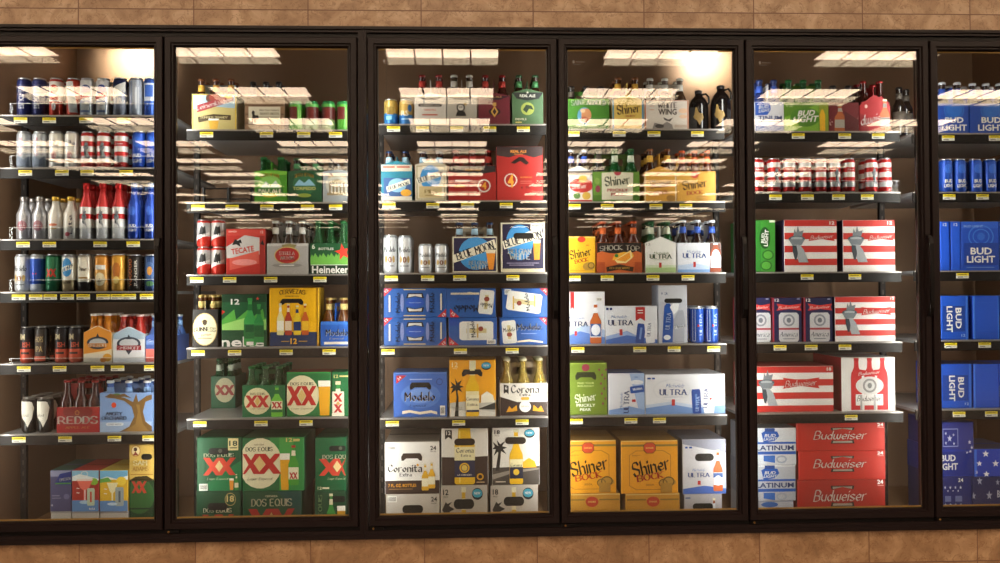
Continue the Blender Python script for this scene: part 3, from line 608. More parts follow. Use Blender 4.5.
# ================================================================== THE DRINKS
def T(s, a, b, w, h, c, **k): return ('t', s, a, b, w, h, c, k)
flag = [(0,.13,RD),(.13,.27,W),(.27,.4,RD),(.4,.55,W),(.55,.68,RD),(.68,.83,W),(.83,.96,RD),(.96,1,SV)]
CANS = {
 'ice': dict(d='tall navy can with upright white lettering', b=[(0,1,'#252c62')], o=[('r',-.5,.12,.45,.9,'#39417c'),T('ICEHOUSE',0,.5,.75,.5,W,rot=-90) if 0 else ('t','ICEHOUSE',0,.5,.72,.62,W,{'rot':-90,'raw':1})]),
 'redw': dict(d='tall white can with red crest', b=[(0,.1,RD),(.1,.62,W),(.62,1,'#c8402c')], o=[('e',0,.3,.5,.12,'#c83a28'),T('REGAL',0,.3,.8,.07,'#e8c878'),('e',0,.75,.25,.1,W),('r',-.5,.5,.5,.58,'#c83a28')], n='tall_can'),
 'redd': dict(d='tall red can with white diagonal', b=[(0,1,'#c4412e')], o=[('p',[(-.8,.1),(.2,.1),(.8,.9),(-.2,.9)],W)], n='tall_can'),
 'ribbon': dict(d='tall white can with blue ribbon seal', b=[(0,.05,SV),(.05,.95,'#e6e8ee'),(.95,1,SV)], o=[('e',.1,.33,.6,.15,'#24408c'),('p',[(-.7,.45),(.7,.35),(.7,.48),(-.7,.58)],'#c83038'),('r',-.6,.6,.6,.9,'#8c9cc4'),('r',-.5,.64,.5,.84,W)], n='tall_can'),
 'navys': dict(d='tall navy silver can, white script', b=[(0,.3,'#27305c'),(.3,1,'#9aa0b2')], o=[('p',[(-.9,.3),(.9,.1),(.9,.35),(-.9,.6)],W),T('Natural',0,.38,1.1,.13,'#27305c',sh=.3)], n='tall_can'),
 'silb': dict(d='tall silver can, pale blue panels', b=[(0,1,'#b4bccc')], o=[('r',-.6,.1,-.2,.9,'#7f93bd'),('r',.2,.25,.6,.8,'#dfe3ea')], n='tall_can'),
 'bluw': dict(d='tall blue and white can', b=[(0,.15,'#2a4fa4'),(.15,.6,'#cfd6e6'),(.6,1,'#2f57b0')], o=[('r',-.5,.2,.5,.5,'#3a66c0')], n='tall_can'),
 'coor': dict(d='tall silver can with red script', b=[(0,1,'#bfc2c8')], o=[T('Coors',-.1,.42,.5,.4,'#b8242c',rot=90),T('LIGHT',.45,.45,.4,.25,'#6b7078',rot=90),('p',[(-.9,.8),(-.3,.62),(.2,.78),(.9,.65),(.9,.95),(-.9,.95)],'#8f98a8')], n='tall_can'),
 'lite': dict(d='tall white can with dark gothic lettering', b=[(0,1,'#e9e6e0')], o=[T('Lite',.1,.32,1.0,.2,'#20284c',bold=.03),('e',0,.65,.28,.1,'#a8343c'),('e',0,.65,.18,.06,W),('r',-.5,.8,.5,.83,'#8a7a4a')], n='tall_can'),
 'flag': dict(d='tall red striped can, grey torch', b=flag, o=[('torch',.05,.48,.5)], n='tall_can'),
 'flagp': dict(d='red striped can, bow-tie badge', b=flag, o=[('bow',0,.33,1.3,.16,RD),T('Budweiser',0,.33,.9,.06,W,sh=.3)], n='tall_can'),
 'blue': dict(d='tall royal blue can', b=[(0,1,'#1b48ac')], o=[('e',0,.3,.55,.14,'#2f62c8'),T('BUD',0,.66,.95,.1,W,bold=.04),T('LIGHT',0,.8,1.15,.1,W,bold=.04)], n='tall_can'),
 'modl': dict(d='white can, gothic lettering, gold lions', b=[(0,.08,SV),(.08,1,'#d9dade')], o=[T('Modelo',0,.38,1.5,.16,'#22252c',bold=.02),('e',0,.65,.24,.08,'#8a5a38'),('e',-.45,.64,.16,.09,'#b99858'),('e',.45,.64,.16,.09,'#b99858'),('r',-.5,.8,.5,.83,'#8c8d90')]),
 'bluc': dict(d='cobalt blue can with silver foot', b=[(0,.12,SV),(.12,.8,'#20469a'),(.8,1,'#b9c0d0')], o=[('r',-.2,.5,.2,.54,'#c83038'),('e',0,.88,.3,.06,'#d8dce4')]),
 'xx': dict(d='green can with red double x', b=[(0,.08,'#2b6a4c'),(.08,1,'#1f6c48')], o=[('x',-.18,.5,.62,.22,'#c43a2c'),('x',.3,.5,.62,.22,'#c43a2c')]),
 'moon': dict(d='white can with blue moon disc', b=[(0,.1,SV),(.1,.7,'#e3e0d6'),(.7,1,'#b09a74')], o=[('e',0,.36,.6,.25,'#3f8ecb'),('p',[(-.85,.38),(.85,.25),(.85,.38),(-.85,.51)],'#ece5cc'),T('BLUE MOON',0,.38,1.3,.08,'#22304c',rot=8),T('BELGIAN',0,.76,.9,.06,'#40342c')]),
 'whst': dict(d='white and black can with oval label', b=[(0,.75,'#d8d2c4'),(.75,1,'#2f2c2a')], o=[('e',0,.42,.7,.28,'#efe9d8'),T('Shiner',0,.4,1.0,.13,'#3a2f28'),('r',-.5,.62,.5,.66,'#9c7a3c')]),
 'orgw': dict(d='orange and cream can', b=[(0,.4,'#d8923c'),(.4,1,'#d8a45a')], o=[('e',0,.68,.6,.18,'#eedfb8'),('r',-.6,.3,.6,.42,W),T('ale',0,.7,.6,.1,'#5c3418')]),
 'yel': dict(d='golden yellow can with dark seal', b=[(0,.5,'#dca03a'),(.5,1,'#e0a848')], o=[('e',0,.45,.45,.22,'#b86c28'),('e',0,.7,.35,.1,'#f0cf7a')]),
 'dark': dict(d='black can with orange block lettering', b=[(0,1,'#2a2320')], o=[T('VOODOO',-.25,.5,.75,.4,'#c8692c',rot=75) ,T('RANGER',.35,.5,.7,.3,'#b8b0a4',rot=75)]),
 'bluo': dict(d='blue can with orange roundel', b=[(0,1,'#27416e')], o=[('e',0,.45,.6,.25,'#3d5c8c'),('e',0,.45,.3,.12,'#c88a40'),('e',0,.8,.5,.07,'#4c7a4c')]),
 'smash': dict(d='small black can with coral foot', b=[(0,.62,'#221e22'),(.62,1,'#c5553e')], o=[T('SM',-.3,.28,.7,.16,'#b8a884',bold=.02),T('ISH',.2,.5,.8,.14,'#c5553e',bold=.02),('r',-.5,.7,.5,.76,'#3a2a28')], l='#8a8784'),
 'whiteb': dict(d='small black can, brass lettering', b=[(0,1,'#2a2421')], o=[('r',-.5,.2,.5,.85,'#3c2f2a'),T('HOPS',0,.35,.9,.16,'#b09868'),T('IPA',0,.62,.8,.16,'#b09868'),('r',-.7,.82,.7,.95,'#c5553e')], l='#8a8784'),
 'draft': dict(d='tall cream and black can', b=[(0,.07,'#6f6a64'),(.07,1,'#1d1a19')], o=[('p',[(-.95,.12),(.5,.12),(.75,.3),(.55,.6),(.1,.85),(-.1,.7),(-.6,.55),(-.95,.35)],'#ddd8cc'),T('stout',-.1,.5,.7,.09,'#3a3026',sh=.3)], l='#8c8780'),
 'jar': dict(d='dark red can with green lid', b=[(0,.1,'#2f8c4a'),(.1,.2,'#5cae50'),(.2,.62,'#57201e'),(.62,1,'#6c8a50')], o=[('r',-.5,.24,.3,.6,'#722420'),('r',-.3,.66,.5,.9,'#a8b890')], l='#3c9c58', m=.1),
 'jarg': dict(d='bright green can with dark red panel', b=[(0,.12,'#2f8c4a'),(.12,1,'#5aae3c')], o=[('r',-.8,.2,.3,.62,'#6a2420'),('r',.4,.3,.8,.9,'#9ccc6c')], l='#3c9c58', m=.1),
 'tecu': dict(d='large silver and red can', b=[(0,.12,'#c8362c'),(.12,.62,'#b9b4b2'),(.62,1,'#c23226')], o=[('p',[(-.4,.55),(-.1,.2),(.1,.3),(.4,.2),(.3,.5),(.45,.6)],'#1c1a1a'),('p',[(-.9,.65),(.9,.45),(.9,.55),(-.9,.78)],'#e4dfdc')]),
 'gold': dict(d='gold can with blue foot', b=[(0,.55,'#b89a50'),(.55,1,'#2a74b8')], o=[('r',-.4,.3,.4,.6,'#8f7434'),('r',-.5,.66,.2,.8,'#7cb4dc')]),
 'goldr': dict(d='gold can, blue foot, blue badge', b=[(0,.6,'#b8964a'),(.6,1,'#2b6cae')], o=[('e',.55,.35,.3,.14,'#2b6cae'),T('RS',-.1,.55,.9,.2,'#efe6cc'),('r',-.5,.75,.5,.8,'#9cc4e4')]),
 'blust': dict(d='blue can with upright white lettering', b=[(0,.08,SV),(.08,1,'#1d4fb0')], o=[('r',-.75,.1,-.35,.95,'#c9d2e4'),T('ULTRA',.3,.5,.6,.4,'#aebfe6',rot=90),('r',-.12,.5,.1,.56,RD)]),
 'acoor': dict(p='abottle', n='aluminium_bottle', d='silver aluminium bottle, red roundel', b=[(0,.9,'#b6b4b8'),(.9,1,'#8f8a88')], o=[('ring',.1,.68,.5,.12,.1,'#9c6c74'),T('Coors',.1,.68,.9,.07,'#a8444c')], m=.6, l='#a8a09c'),
 'alite': dict(p='abottle', n='aluminium_bottle', d='white aluminium bottle with gold cap', b=[(0,.9,'#dcd6ce'),(.9,1,'#c8a040')], o=[T('Lite',.2,.66,.45,.4,'#2a2c48',rot=90,bold=.03),('e',-.1,.88,.3,.05,'#b8505c')], m=.3, l='#c8a040'),
 'alitec': dict(p='abottle', n='aluminium_bottle', d='white aluminium bottle, orange mark', b=[(0,.9,'#e2dcd4'),(.9,1,'#c8a040')], o=[('e',0,.66,.5,.03,'#d87c5c'),('r',-.2,.74,.4,.76,'#d8b05c')], m=.3, l='#c8a040'),
 'aflag': dict(p='abottle', n='aluminium_bottle', d='tall red and white aluminium bottle', b=[(0,.1,W),(.1,.2,'#d6d2d0'),(.2,.36,W),(.36,.45,RD),(.45,.57,W),(.57,.9,'#cc3434'),(.9,1,'#d85a50')], o=[('torch',0,.64,.42),('p',[(-.2,.98),(-.3,.7),(.2,.75),(.8,.98)],'#eceaea')], m=.3, l='#c83030'),
 'ablue': dict(p='abottle', n='aluminium_bottle', d='tall blue aluminium bottle', b=[(0,1,'#2446a6')], o=[('e',0,.5,.4,.08,'#3c64c4'),T('BUD',.0,.76,.9,.05,W,bold=.04),T('LIGHT',.0,.84,1.1,.05,W,bold=.04)], m=.4, l='#7c94c4'),
 'guin': dict(d='dark bottle', b=[(0,1,'#17110e')], p='abottle', n='stout_bottle', o=[], l='#c8b888'),
}
CANS['ice']['o'] = [T('ICEHOUSE',0,.5,.62,.62,W,rot=-90)]; CANS['ice']['n'] = 'tall_can'
# wrapped lettering is measured in can radii across and can heights down: quarter-turned words need both converted
for k_, s_ in CANS.items():
    if s_.get('p') != 'abottle': s_['b'] = [(1-v1, 1-v0, c) for v0, v1, c in s_['b']][::-1]
def fixrot():
    for k, s in CANS.items():
        o2 = []
        for o in s.get('o', ()):
            if o[0] == 't' and abs(o[7].get('rot', 0)) > 45:
                o2.append(('tv',) + tuple(o[1:]))
            else: o2.append(o)
        s['o'] = o2
fixrot()
_sh = shapes
def shapes(ops):
    out = []
    for o in ops:
        if o[0] == 'tv':   # upright word on a can: w = length as share of height, h = letter size in radii
            s, a, b, w, h, c, kw = o[1:8]; v, f = text_geo(s, kw.get('bold', .01)); q = 1 if kw['rot'] > 0 else -1
            out.append(([(a - q*y*h, b - q*x*w) for x, y in v], f, c))
        elif o[0] == 'torch' and abs(o[1]) < 1.01 and abs(o[3]) < 1: # on a can
            t = _sh([('torch', 0, 0, 1)]); out += [([(o[1]+x*.9, o[2]+y*o[3]*.62) for x, y in p], f, c) for p, f, c in t]
        elif o[0] == 'x' and abs(o[3]) < 1:
            out += _sh([o])
        else: out += _sh([o])
    return out
# ---------------------------------------------------------------- FIRST DOOR
S(0,0,116,'top shelf'); cans([('ice',75,122),('ice',134,186),('redw',198,258),('redd',272,322),('ribbon',327,377),('ribbon',392,440),('navys',456,513),('silb',522,574),('bluw',584,630)],317,3,W=.057)
S(0,110,168.2,'second shelf'); cans([('coor',68,128),('coor',133,190),('lite',198,258),('lite',262,320),('flag',327,383),('flag',392,445),('flagp',458,520),('blue',536,585),('blue',594,640)],88,3,W=.057)
S(0,110,239.3,'third shelf'); cans([('acoor',68,128),('acoor',133,190),('alitec',197,254),('alite',259,316)],350,3,W=.06,cat='bottle')
def moretall(lst, b0, rows, W_, start, cat='bottle', Y=YF):
    for j, (kd, a0, a1) in enumerate(lst):
        r = W_/2; x = P(px((a0+a1)/2), py(b0+60), Y+r)[0]; zb = st['z']+.0005; zt = P(px((a0+a1)/2), py(b0), Y+r)[1]; bm = can_meshes(kd, r, zt-zb)
        for q in range(rows):
            lab = f"{CANS[kd]['d']}, {ORD[start+j]} from left, {['front','second','third'][q]} row, {st['name']}, {DOORN[st['d']]} door"
            t = thing(CANS[kd].get('n','drink_can'), lab, cat, (x, Y+r+q*(2*r+.004), zb), 0, f"{cat}s on the {st['name']} of the {DOORN[st['d']]} door")
            if cat == 'bottle': put('bottle_body', bm[0], t); put('cap', bm[1], t)
            else: put('can_body', bm[0], t); put('lid', bm[1], t)
moretall([('aflag',322,375),('aflag',388,441),('aflag',452,504),('ablue',516,566),('ablue',583,633)],293,3,.053,4)
S(0,230,291.5,'fourth shelf'); cans([('modl',63,120),('bluc',124,181),('xx',187,244),('moon',252,309),('whst',315,372),('orgw',384,441),('yel',450,507),('dark',514,571),('bluo',583,640)],98,3,W=.059)
S(0,230,362.8,'fifth shelf'); cans([('smash',85,138),('whiteb',143,196),('smash',225,277),('smash',280,332)],388,3,W=.0555)
K(336,450,412,535,'#eeddba','orange pointed carrier with winged shield badge','orange pointed carrier',[('p',[(336,412),(450,412),(450,480),(420,488),(336,500)],'#e29436'),('p',[(336,412),(393,386),(450,412)],'#e29436'),('r',336,500,450,535,'#e6dcca'),('e',393,455,44,26,'#353b48'),('e',393,455,34,18,'#b9bcc0'),('r',352,457,436,472,'#d88a28'),T('SMIRNOFF',394,465,80,12,W,bold=.03),('p',[(393,415),(402,436),(384,436)],'#2c3240'),('e',432,515,18,16,'#e6a83a'),('e',415,525,12,10,'#d8862c')],(365,415),'orange',peak=386,bt=335,hp='#d88a3a')
K(455,582,418,535,'#dcdde0','white pointed carrier with winged shield badge','white pointed carrier',[('p',[(455,418),(582,418),(582,440),(455,440)],'#a9bccd'),('p',[(455,418),(519,390),(582,418)],'#a9bccd'),('e',518,458,48,28,'#39404e'),('e',518,458,38,20,'#c0c2c6'),('r',470,466,568,485,'#a81f30'),T('SMIRNOFF',518,476,90,13,W,bold=.03),('p',[(518,420),(528,440),(508,440)],'#2c3240'),('p',[(505,485),(532,485),(518,505)],'#39404e')],(490,550),'pinkr',peak=390,bt=338,hp='#b04038')
K(585,700,425,535,'#4a67b0','blue and coral carrier at shelf end','blue coral carrier',[('r',585,480,700,535,'#e2776c'),('r',585,445,700,462,'#7c9cd8'),T('Seag',614,448,40,16,W,sh=.2)],(610,670),'sky',peak=415,bt=342)
S(0,340,432.8,'sixth shelf'); cans([('draft',92,150),('draft',154,212)],228,3,W=.0625)
K(228,400,270,370,'#a02424','red six-pack carrier with white block lettering','red lettered carrier',[('e',313,288,60,30,'#7a1a1a'),('ring',310,292,9,9,2,'#d0a050'),T('REDDS',311,321,166,30,'#f2ede4',bold=.03),T('APPLE ALE',312,350,100,9,'#c08a50')],(256,313,371),'red',bt=160,hp='#8c2420',backs=1)
K(402,612,212,372,'#7f9fd2','sky blue carrier with gnarled apple tree','apple tree carrier',[('r',402,330,612,372,'#9db4d8'),('p',[(480,372),(520,350),(540,310),(530,270),(500,245),(460,235),(420,232),(455,226),(500,232),(535,250),(548,215),(556,250),(590,225),(612,220),(612,240),(585,250),(575,290),(585,330),(612,350),(612,372)],'#7a5a2c'),('p',[(500,372),(545,340),(555,290),(548,260),(562,262),(566,300),(575,340),(600,372)],'#94713a'),('p',[(420,228),(445,215),(470,222),(500,215),(530,235),(500,228),(470,232)],'#6a4e28'),('e',458,262,10,11,'#d84a28'),('e',470,218,14,4,'#4c6a38'),T('ANGRY',459,297,70,15,'#1f2a44',bold=.02),T('ORCHARD',459,315,100,15,'#1f2a44',bold=.02),('hole',462,340,70,12,'#dde2ea'),T('CRISP APPLE',462,340,54,6,'#39404e')],(440,500,560),'sky',bt=160,hp='#6a8cc4',backs=1)
S(0,423,0,'bottom deck'); st['z'] = DECK
zd = {}
def under(a0, a1, btop, face, desc, ops=(), dep=.27, b1=None, **k):
    st['z'] = DECK; return B(a0, a1, btop, b1 or btop+150, face, desc, ops, dep=dep, **k)
for i, (a0, a1, w) in enumerate([(204,286,'leftmost'),(290,398,'middle'),(402,515,'right')]):
    zd[i] = under(a0,a1,357,'#b4b0ac',f"{w} of the low grey cartons under the cocktail cartons",[('r',a0,357,a1,364,'#8f8b90')],dep=.24)
B(202,287,190,356,'#4b4a72','blue and grey carton with green leaf oval',[('r',202,190,287,215,'#8d90b0'),('p',[(222,240),(240,205),(287,195),(287,250),(240,250)],'#26347c'),T('OMISSION',262,226,46,12,W,rot=8),('r',222,240,287,246,'#4c8c3c'),('r',210,290,240,294,'#8a8aa8'),('r',210,300,245,303,'#8a8aa8'),('e',268,296,12,11,'#6a6a94'),('e',210,330,4,4,'#b0b0c4')],side='#5c5c84',top='#3d5a4c',dep=.24,on=zd[0])
B(289,398,190,356,'#a63228','red and blue carton with margarita glass',[('r',289,190,398,232,'#8cc4e4'),('p',[(289,232),(289,215),(320,205),(398,225),(398,232)],'#e8f0f2'),('e',378,236,16,14,'#8cc040'),('p',[(308,228),(374,228),(358,262),(346,270),(346,315),(336,315),(336,270),(324,262)],'#e87060'),('p',[(308,225),(374,225),(370,233),(312,233)],'#f2d8d0'),('r',340,268,344,318,'#e8d8d8'),('r',289,310,398,356,'#5c86c0'),('e',340,318,20,7,'#a8c4e0'),('C',366,297,30,70,'#b8c8b0','#c84838',0),('ring',340,205,14,12,2,W),T('~',314,262,12,5,W),T('~',314,280,12,5,W),T('RITA',372,345,24,8,W)],side='#8c2c28',top='#b8423a',dep=.24,on=zd[1])
B(401,515,190,356,'#e0b428','yellow and blue carton with lemon drink and can',[('r',401,190,515,225,'#78b8e0'),('p',[(401,225),(430,215),(470,225),(515,212),(515,228),(401,228)],'#eef2f0'),('p',[(401,225),(435,218),(450,235),(401,240)],'#6aa84c'),('e',488,234,20,18,'#f0d040'),('p',[(430,240),(475,240),(462,275),(455,282),(455,320),(449,320),(449,282),(442,275)],'#efe6b8'),('r',401,312,515,356,'#5c86c0'),('C',481,296,34,76,'#9aa6a8','#586470',0),('e',452,325,20,6,'#b8d0e8'),T('~',425,265,12,5,W),T('~',425,283,12,5,W)],side='#c8a028',top='#c8b048',dep=.24,on=zd[2])
g = under(520,640,232,'#16381f','dark green double x carton under the gold carton',[('e',560,270,60,45,'#2c5a2c'),('x',547,248,36,30,'#b03a28'),('x',572,248,36,30,'#b03a28'),('r',520,300,640,304,'#0f2a18'),T('DOS',556,366,26,12,CR)],dep=.24,side='#122c18')
B(519,625,86,231,'#d8b45c','tall gold carton with portrait roundel and dark hand hole',[('e',546,112,20,24,'#c09048'),('e',546,112,16,19,'#eedcae'),('e',545,106,7,8,'#4a2c1c'),('p',[(533,130),(545,114),(558,130)],'#8c3c28'),('hole',590,136,44,24),T('SAM',565,160,58,20,'#efe4c0',bold=.02),T('ADAMS',565,184,66,18,'#b4823a'),('r',525,205,615,208,'#a8762c'),('p',[(519,231),(545,215),(590,212),(625,231)],'#3c3014')],side='#b08c3c',top='#c8a45c',dep=.24,on=g)
# ---------------------------------------------------------------- SECOND DOOR
S(1,0,130.3,'top shelf')
K(88,268,378,522,'#c8c8ae','sunny lakeside carrier with slanted white script','lakeside carrier',[('r',88,378,268,455,'#a9c6d8'),('p',[(88,440),(140,425),(268,435),(268,522),(88,522)],'#c8b878'),('r',88,378,94,522,'#d8b43c'),('r',262,378,268,522,'#d8b43c'),('r',88,378,268,383,'#d8b43c'),('e',178,395,34,22,'#5c3424'),('e',178,392,22,14,'#9c3a2c'),('p',[(102,425),(250,380),(256,405),(110,452)],'#a0343c'),T('Leinenkugels',180,418,150,26,'#f4f0ea',rot=14,sh=.2,bold=.03),('p',[(112,470),(176,458),(245,462),(245,482),(176,478),(115,492)],'#4c3c20'),T('SUMMER SHANDY',178,471,112,9,'#e8d8a0'),('G',176,476,518,42,'#e0b040'),('e',235,388,16,9,'#e8c83c')],(120,180,242),'brown_y',bt=320,hp='#a8b8c0')
K(300,460,392,520,'#96755a','wooden crate pattern carrier with cream label','wood crate carrier',[('r',300,420,460,424,'#5c4230'),('r',300,455,460,459,'#5c4230'),('r',300,490,460,494,'#5c4230'),('r',316,428,444,495,'#e5dcc6'),T('Not Your Father\'s',400,441,78,9,'#3a2f28',sh=.2),T('ROOT BEER',400,455,78,9,'#3a2f28'),('r',360,467,440,469,'#8a7a60'),T('5.9% ALC',400,478,50,6,'#6a5a48'),('e',335,452,6,9,'#2a2320'),('p',[(328,492),(332,458),(344,460),(346,492),(340,492),(337,470),(334,492)],'#2a2320'),('e',350,470,7,9,'#2a2320')],(330,380,430),'dark',bt=330)
cans([('jarg',482,530),('jar',543,600),('jar',610,665),('jarg',672,722)],412,2,W=.0585)
S(1,120,202.6,'second shelf')
K(340,470,206,328,'#4c9426','bright green carrier with orange arched lettering','bright green carrier',[('r',340,206,470,220,'#7cc040'),('e',402,262,46,42,'#8cc860'),('p',[(365,270),(385,245),(405,262),(425,242),(445,270)],'#dce8e0'),T('SIERRA NEVADA',402,226,78,14,'#e8a83c',arc=7,bold=.03),('r',350,272,455,290,'#2c6a28'),T('PALE ALE',402,281,90,12,CR),('e',402,300,30,8,'#d8c84c')],(382,440),'green',bt=152,peak=200)
K(475,610,206,328,'#1d4c2e','dark green carrier with orange arched lettering','dark green carrier',[('e',540,258,46,42,'#2c6440'),('p',[(500,262),(520,238),(540,252),(560,236),(585,262)],'#8cb8d0'),T('SIERRA NEVADA',540,226,78,14,'#d89a34',arc=7,bold=.03),T('TORPEDO',540,273,92,13,'#c8c470',bold=.02),('e',540,300,28,8,'#8a9c3c')],(515,570),'green_n',bt=155,peak=200)
K(615,735,206,328,'#8f9396','grey carrier with orange arched lettering and columns','grey columned carrier',[('e',672,258,46,44,'#b6b4a8'),T('SIERRA NEVADA',672,226,74,14,'#d89a34',arc=7,bold=.03),('p',[(635,250),(672,236),(710,250)],'#8c7a58')]+[('r',640+14*i,250,647+14*i,290,'#7c6a4c') for i in range(5)]+[('r',632,290,712,300,'#8c7a58')],(645,700),'dark',bt=160,peak=200)
# wire divider and small blue pack at the left of that shelf
x0, z0 = P(px(120), py(300), .3); x1, _ = P(px(330), py(300), .3)
t = thing('wire_divider', 'black wire divider loop on the half empty left side, second shelf of the second door', 'divider', (x0, .34, st['z']+.001))
def tube(mb, pts, r, m, seg=8):
    rings = []
    for i, p in enumerate(pts):
        d = (Vector(pts[min(i+1, len(pts)-1)])-Vector(pts[max(i-1, 0)])).normalized(); u = d.cross(Vector((0,1,.01))).normalized(); v = d.cross(u)
        rings += [tuple(Vector(p)+u*r*math.cos(2*math.pi*j/seg)+v*r*math.sin(2*math.pi*j/seg)) for j in range(seg)]
    mb.add(rings, [(i*seg+j, i*seg+(j+1)%seg, (i+1)*seg+(j+1)%seg, (i+1)*seg+j) for i in range(len(pts)-1) for j in range(seg)] + [tuple(range(seg))[::-1], tuple(range((len(pts)-1)*seg, len(pts)*seg))], m, True)
m = MB(); L_ = x1-x0
for hh in (.03, .075): tube(m, [(0,0,hh),(L_-.03,0,hh),(L_-.01,0,hh-.008),(L_,0,hh-.02),(L_,0,.004)], .003, mat('#1a1715', .4, .3))
m.build('loop', t)
m = MB()
for q in (.02, .5, .95): m.box(L_*q-.004, -.01, 0, L_*q+.004, .012, .08, mat('#1a1715', .4, .3))
m.build('upright', t)
S(1,220,274.4,'third shelf')
zlo = st['z']
cans([('tecu',112,163),('tecu',170,222)],108,1,W=.058)
zz = P(px(160), py(108), YF+.029)[1]
for i, (a0, a1) in enumerate([(110,166),(168,224)]):
    r = .029; x = P(px((a0+a1)/2), py(130), YF+r)[0]; x = P(px(([(112,163),(170,222)][i][0]+[(112,163),(170,222)][i][1])/2), py(168), YF+r)[0]
    hz = round((P(px(([(112,163),(170,222)][i][0]+[(112,163),(170,222)][i][1])/2), py(108), YF+r)[1]-zlo-.0005)/.003)*.003
    bm = can_meshes('tecu', r, .114); t = thing('drink_can', f"{CANS['tecu']['d']}, {['left','right'][i]} upper can of pair, {where()}", 'can', (x, YF+r, zlo+.0006+hz), 0, 'stacked large cans'); put('can_body', bm[0], t); put('lid', bm[1], t)
B(226,383,36,212,'#bf2f28','red and silver carton with black eagle and side panel',[('r',226,36,383,62,'#d0453c'),('p',[(226,150),(226,105),(300,60),(360,70),(360,135)],'#c9c4c2'),('p',[(250,98),(262,74),(272,82),(284,76),(290,92),(280,90),(284,105),(268,96)],'#1b191a'),T('TECATE',292,118,92,22,'#c8362c',rot=8,bold=.03),('p',[(240,150),(358,120),(358,170),(240,195)],'#d85a4c'),('e',300,165,50,12,'#e8908c'),T('12',370,48,10,10,W),('r',362,62,383,212,'#a02822'),('p',[(364,95),(372,78),(381,100)],'#1b191a'),T('CERVEZA',252,46,34,6,W)],side='#8c2420',top='#b83028',dep=.2)
K(390,556,94,212,'#a9a4a2','pale grey carrier with red oval badge','pale grey carrier',[('r',390,94,556,104,'#c8c4c2'),('p',[(448,100),(480,82),(510,100),(500,112),(455,112)],'#8f8454'),('e',471,140,52,34,'#c8b070'),('e',471,140,48,30,'#a92b28'),T('STELLA',471,132,64,13,'#f0e6e0',bold=.03),T('ARTOIS',471,150,58,12,'#f0e6e0',bold=.03),('e',471,178,60,8,'#8f8a88'),('r',440,176,500,180,'#d8d4d0')],(425,482,535),'foil',bt=2,hp='#8c8888',backs=1)
K(564,720,94,212,'#16502c','green carrier with red star and white lettering','red star green carrier',[('p',[(564,150)]+[(564+6.5*i, 150-((i*37) % 23)) for i in range(1, 25)]+[(720,150),(720,178),(564,178)],'#6cae48'),('r',564,176,720,212,'#e2e4de'),('r',564,178,720,211,'#12301c'),T('Heineken',646,195,150,29,W,bold=.04),T('6',577,106,12,18,W),T('BOTTLES',628,115,60,9,W),('star',696,128,34,'#e23a2c',-.2)],(590,640,690),'green',bt=3,hp='#1c5a30',backs=1)
S(1,220,346.8,'fourth shelf')
K(91,192,360,506,'#1d1713','black carrier behind a big cream oval label','black oval carrier',[('e',140,437,50,64,'#b89c5c'),('e',140,437,47,61,'#e2d8b4'),('p',[(128,405),(140,398),(152,405),(140,424)],'#b8923c'),('e',140,410,9,11,'#4c3820'),T('GUINNESS',140,440,88,17,'#2c2118',arc=4,bold=.03),T('EXTRA',146,459,40,7,'#c83a24',rot=6),('r',112,470,168,473,'#8a7850')],(114,168),'gold',bt=300,dep=.19)
B(208,388,298,506,'#15532d','green carton with white 12 and two frosty bottles',[('r',208,296,388,330,'#0f3a20'),('p',[(208,415)]+[(208+7.2*i, 400-((i*53) % 47)) for i in range(0, 26)]+[(388,440),(208,440)],'#56a640'),('p',[(208,425)]+[(208+7.2*i, 418-((i*31) % 29)) for i in range(0, 26)]+[(388,445),(208,445)],'#9cd070'),('r',208,440,388,506,'#0f4426'),T('12',262,328,34,22,W,bold=.02),('p',[(208,360),(222,368),(208,378)],'#d8342c'),T('neke',290,487,176,42,W,bold=.06),('B',322,314,502,50,'#3a9a4a','#1d6a34','#2f8c44'),('r',304,420,340,448,'#12502a'),('r',308,486,336,500,W),('B',358,338,490,40,'#2f8844','#175a2c','#2f8c44'),('star',353,316,7,'#d8342c')],side='#104424',top='#14502c')
B(400,598,272,505,'#efb410','yellow carton with hand hole and four bottles',[('r',400,448,598,505,'#18305c'),T('CERVEZAS',492,292,104,18,'#2b2a24',arc=5,bold=.03),T('PREMIUM PACK',492,306,56,5,'#5c4a1c'),('arch',490,328,90,24),('B',444,334,460,28,'#e8dc9c','#f2eee0'),('B',476,336,460,28,'#a83a24','#e8d0b0'),('B',512,342,460,30,'#e8c428','#1d3464'),('B',544,336,460,28,'#b8541c','#e8b428'),T('12',498,484,26,22,'#efb41c',bold=.04),('r',448,483,480,486,'#c8982c'),('r',518,483,552,486,'#c8982c'),('r',592,272,598,505,'#b88a18')],side='#b88c1c',top='#d8a420')
K(606,720,408,505,'#1f56ac','blue carrier with black gothic lettering','blue gothic carrier',[('r',606,408,720,420,'#3a72c4'),T('Modelo',672,452,92,28,'#f0ece4',bold=.05),T('Modelo',671,451,92,28,'#15192c',bold=.02),('r',620,488,720,498,'#e0d8c8'),T('Especial',670,476,56,9,'#c8b070',sh=.3)],(636,695),'gold',bt=312)
S(1,330,417.3,'fifth shelf')
K(165,262,186,306,'#175032','dim green double x carrier standing at the back','rear green carrier',[('e',220,238,40,46,'#b8b08c'),('x',203,238,44,38,'#8f2c22'),('x',238,238,44,38,'#8f2c22'),('x',290,238,30,36,'#8f2c22')],(200,235),'green_w',bt=112,Y=.5)
